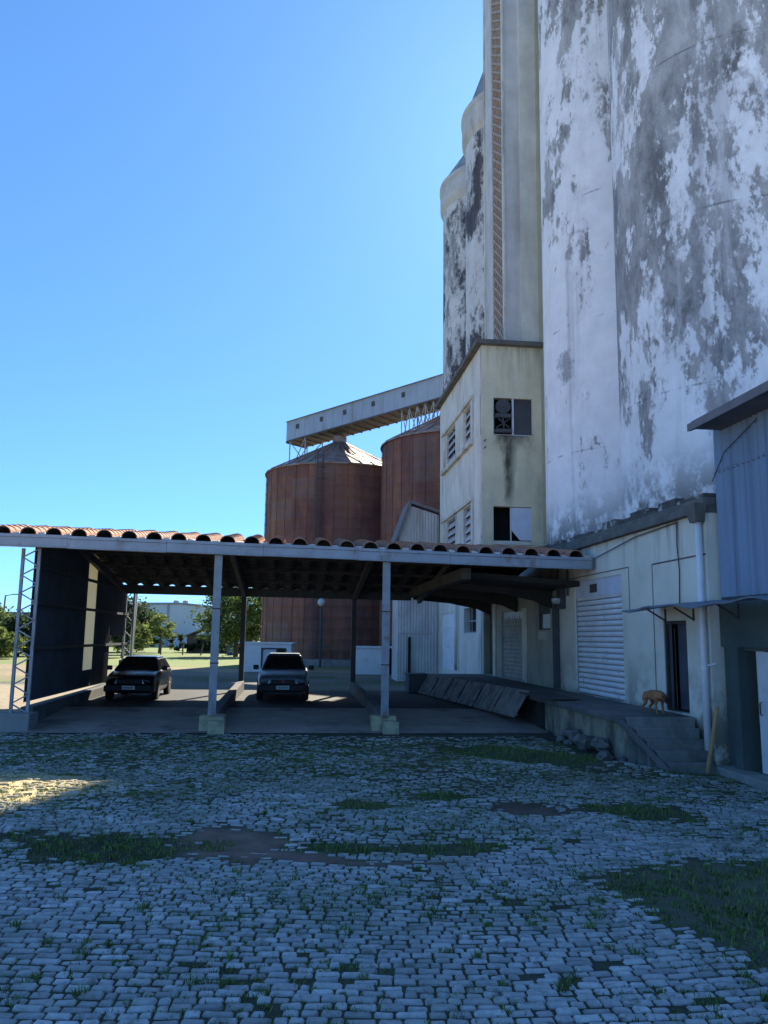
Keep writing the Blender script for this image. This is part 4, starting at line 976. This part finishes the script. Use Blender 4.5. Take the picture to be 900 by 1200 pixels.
a0, b0_ = Vector(gp(.985,1.1,0)), Vector(gp(.90,1.1,0)); mb.bar(a0,(b0_.x,b0_.y,17.2),.06,.06); mb.bar(b0_,(a0.x,a0.y,16.2),.06,.06)
part(gal, 'support_trestle', mb, M['steel'])
mb = MB(); prev = None
for i in range(9):
    k = .14+i*.035; n2 = 16.9 if (k < .16 or k > .38) else 18.0
    for sd in (-1,1):
        a = Vector(gp(k,sd*1.1,0)); b = Vector((a.x,a.y,n2)); mb.bar(a,b,.08,.08)
        if prev: mb.bar(prev[sd][0],b,.055,.055); mb.bar(a,prev[sd][1],.055,.055)
        if sd == -1: keep = (a,b)
    cur = {1:(a,b),-1:keep}; prev = cur
part(gal, 'support_trestle', mb, M['steel'])
# lamp by the silo ladder
fl_ = thing('yard_lamp', 'round white lamp on a thin dark pole in front of the left rusty silo', 'lamp', (-4.55,60.6,0), 'w')
part(fl_, 'pole', MB().tube([(-4.55,60.6,0),(-4.55,60.6,4.4)], .09, 8).bar((-5.1,60.6,3.4),(-3.9,60.6,3.4),.08,.08).bar((-5.3,60.6,1.45),(-3.9,60.6,1.45),.08,.08), M['darksteel'])
bm = bmesh.new(); bmesh.ops.create_uvsphere(bm, u_segments=16, v_segments=10, radius=.3)
me = bpy.data.meshes.new('globe'); bm.to_mesh(me); bm.free(); me.materials.append(M['globe']); o = bpy.data.objects.new('globe', me); COL.objects.link(o); o.parent = fl_; o.location = (0,0,4.75)

# low white huts behind the carport
def hut(label, x0, x1, y0, y1, h, frame):
    th = thing('utility_hut', label, 'hut', ((x0+x1)/2,(y0+y1)/2,0), 'w')
    if frame:
        part(th, 'wall', MB().holed(x0, x1, 0, h, [(x0+1.35,x1-.3,.0,h-.25)], y0, y0+.2, 's').box(x0,x0+.2,y0+.2,y1,0,h).box(x1-.2,x1,y0+.2,y1,0,h).box(x0,x1,y1,y1+.2,0,h), M['whitewall'])
        part(th, 'door', MB().box(x0+1.45,x0+2.3,y0+.1,y0+.14,0,h-.3), M['whitedoor'])
        part(th, 'dark_frame', MB().box(x0+1.37,x0+1.44,y0-.02,y0+.2,0,h-.27).box(x0+1.37,x1-.32,y0-.02,y0+.2,h-.33,h-.26), M['darksteel'])
    else:
        part(th, 'wall', MB().box(x0,x1-.55,y0,y1,0,h).box(x1-.1,x1,y0,y1,0,h), M['whitewall'])
        part(th, 'recess', MB().box(x1-.55,x1-.1,y0+.3,y1,0,h-.1), M['dark'])
    part(th, 'roof', MB().box(x0-.1,x1+.1,y0-.1,y1+.2,h,h+.09), M['whitewall'])
hut('low white hut with dark framed doorway behind the silver car', -9.0, -5.75, 52.0, 54.5, 1.75, True)
hut('small white block with a dark recess beyond the middle carport post', -1.72, .95, 50.5, 52.5, 1.6, False)

# ------------------------------------------------------------------ trees and background
def leaves(mb, c, rad, n, size, seed):
    rg = random.Random(seed); cl = []
    for _ in range(max(10, n//80)):
        while True:
            p = Vector((rg.uniform(-1,1),rg.uniform(-1,1),rg.uniform(-1,1)))
            if .25 < p.length < 1: break
        cl.append((Vector((p.x*rad[0],p.y*rad[1],p.z*rad[2])), rg.uniform(.18,.36)))
    m = min(rad)
    for _ in range(n):
        q, r = rg.choice(cl); d = Vector((rg.gauss(0,1),rg.gauss(0,1),rg.gauss(0,.8)))*r*m*.75
        p = Vector(c)+q+d; sz = size*rg.uniform(.6,1.4)
        a = Vector((rg.gauss(0,1),rg.gauss(0,1),rg.gauss(0,.6))).normalized(); b = a.cross(Vector((rg.gauss(0,1),rg.gauss(0,1),rg.gauss(0,1)))).normalized()
        mb.add([p-a*sz,p+b*sz*.45,p+a*sz,p-b*sz*.45], [(0,1,2,3)])
    return cl
def tree(name, label, cat, x, y, h, rad, mt, n, size, seed, group=None, trunk=True):
    th = thing(name, label, cat, (x,y,0), 'w', group)
    mb = MB(); cz = h-rad[2]
    cl = leaves(mb, (x,y,cz), rad, n, size, seed)
    part(th, 'crown', mb, mt, recalc=False)
    if trunk:
        tb = MB(); r = h*.022+.04
        tb.tube([(x,y,-.1),(x+.1,y,cz*.5),(x,y+.1,cz)], [r*1.3,r,r*.7], 8)
        for q, _ in cl[:7]: tb.tube([(x,y,cz*.65),(x+q.x*.5,y+q.y*.5,cz*.8+q.z*.4),(x+q.x,y+q.y,cz+q.z)], [r*.5,r*.35,r*.12], 6)
        part(th, 'trunk', tb, M['bark'])
    return th
G = 'trees and bushes beyond the lawn'
tree('broadleaf_tree', 'broad green tree standing just left of the rusty silo', 'tree', -15.3, 86, 7.6, (3.9,3,3.3), M['leafmid'], 9000, .2, 1, G)
tree('broadleaf_tree', 'dark tree in front of the far white warehouse', 'tree', -31.5, 102, 6.3, (3.6,2.6,2.4), M['leafdark'], 6500, .22, 2, G)
tree('bush', 'pale bush at the foot of the white pole', 'bush', -27.0, 88, 3.4, (1.9,1.6,1.5), M['leaflight'], 3000, .17, 3, G)
tree('young_tree', 'small light green tree on the lawn edge right of the white pole', 'tree', -26.0, 96, 4.3, (1.7,1.4,1.3), M['leaflight'], 2200, .16, 4, G)
tree('bush', 'dark round bush left of the lattice column', 'bush', -34.5, 78, 4.0, (2.6,2.2,1.9), M['leafdark'], 5200, .2, 5, G)
tree('bush', 'bright green bush at the left picture edge', 'bush', -35.5, 72, 3.5, (2.2,1.8,1.9), M['leafmid'], 4600, .19, 6, G)
tree('bush', 'low yellow green bush in front of the dark bush at the left', 'bush', -32.6, 70, 2.4, (1.8,1.3,1.0), M['leaflight'], 3000, .16, 7, G)
tree('broadleaf_tree', 'green tree standing behind the bushes at the far left edge', 'tree', -43, 88, 5.4, (3.0,2.5,2.2), M['leafmid'], 5200, .22, 8, G)
tree('bush', 'grey green bush growing behind the side wall of the carport', 'bush', -24.6, 78, 4.4, (1.4,1.3,1.8), M['leafdark'], 3000, .17, 9, G)
hd = MB(); leaves(hd, (-25,101,1.3), (9.5,.9,1.1), 5200, .17, 20)
single('hedge', hd, M['leafdark'], 'long dark hedge along the far edge of the lawn', 'hedge', (-25,101,0), 'w', recalc=False)
hu = thing('hut', 'brown hut with a rusty low roof at the lawn edge', 'hut', (-20.5,104,0), 'w')
part(hu, 'wall', MB().box(-24.5,-16.5,103,106,0,2.2), M['hut'])
part(hu, 'roof', MB().prism([(-25,2.0),(-21.5,3.4),(-16,2.6),(-16,2.45),(-21.5,3.2),(-25,1.9)], 102.5, 106.5, 'y'), M['rustroof'])
part(hu, 'gable_board', MB().bar((-22.2,102.4,4.3),(-20.2,102.4,2.9),.1,.35), M['whitewall'])
fwm = thing('white_warehouse', 'far long white warehouse with a low arched roof beyond the hedge', 'building', (-35,150,0), 'w')
part(fwm, 'wall', MB().prism([(-48,0),(-22,0),(-22,6.0),(-29,6.9),(-36,7.5),(-42,7.4),(-48,6.9)], 145, 165, 'y'), M['farwhite'])
part(fwm, 'roof', MB().prism([(-48.4,6.8),(-42,7.45),(-36,7.55),(-29,6.95),(-21.6,5.95),(-21.6,6.2),(-29,7.2),(-36,7.8),(-42,7.7),(-48.4,7.05)], 144.6, 165.4, 'y'), M['fargrey'])
part(fwm, 'downpipe', MB().box(-38.2,-37.9,144.8,145,0,7.4).box(-31.2,-30.95,144.8,145,0,7.0), M['fargrey'])
part(fwm, 'roof_vent', MB().lathe([(.5,7.6),(.5,8.3),(0,8.5)], 10, (-38.0,150,0)).lathe([(.5,7.6),(.5,8.3),(0,8.5)], 10, (-36.3,150,0)), M['fargrey'])
gb = thing('grey_building', 'low grey building behind the bushes at the far left', 'building', (-62,135,0), 'w')
part(gb, 'wall', MB().box(-85,-52,132,145,0,5.0), M['fargrey']); part(gb, 'roof', MB().box(-85.5,-51.5,131.5,145.5,5.0,5.4), M['roofsheet'])
lp = thing('street_lamp', 'tall street lamp rising behind the bushes at the far left', 'street lamp', (-46.5,100,0), 'w')
part(lp, 'post', MB().tube([(-46.5,100,0),(-46.3,100,6.7)], [.16,.1], 8), M['concrete']); part(lp, 'arm', MB().tube([(-46.3,100,6.6),(-45.4,100,6.8)], .06, 6), M['steel']); part(lp, 'lantern', MB().box(-45.5,-44.6,99.9,100.1,6.72,6.86), M['steel'])
single('pole', MB().tube([(-18.3,60,0),(-18.1,60,8.5)], .14, 10), M['whitewall'], 'slim white pole standing on the lawn just past the carport', 'pole', (-18.3,60,0), 'w', smooth=True)
pl_ = ['fence stake on the lawn nearest the white pole','second fence stake from the white pole','leaning fence stake in the middle of the lawn','fence stake on the lawn nearest the blue barrel']
for k, (x, y) in enumerate(((-24.2,90),(-21.8,90),(-19.6,89),(-17.5,88))):
    single('fence_stake', MB().bar((x,y,0),(x+(.2 if k == 2 else .03),y,1.25),.12,.12), M['timber'], pl_[k], 'stake', (x,y,0), 'w', group='fence stakes on the lawn')
single('barrel', MB().lathe([(0,0),(.42,0),(.45,.1),(.45,.6),(.47,.62),(.45,.64),(.45,1.15),(.42,1.2),(0,1.2)], 18, (-16.9,92,0)), mat('blue drum', (.06,.12,.3), .6, .2, 3), 'blue drum standing by the trees at the lawn edge', 'barrel', (-16.9,92,0), 'w', smooth=False)
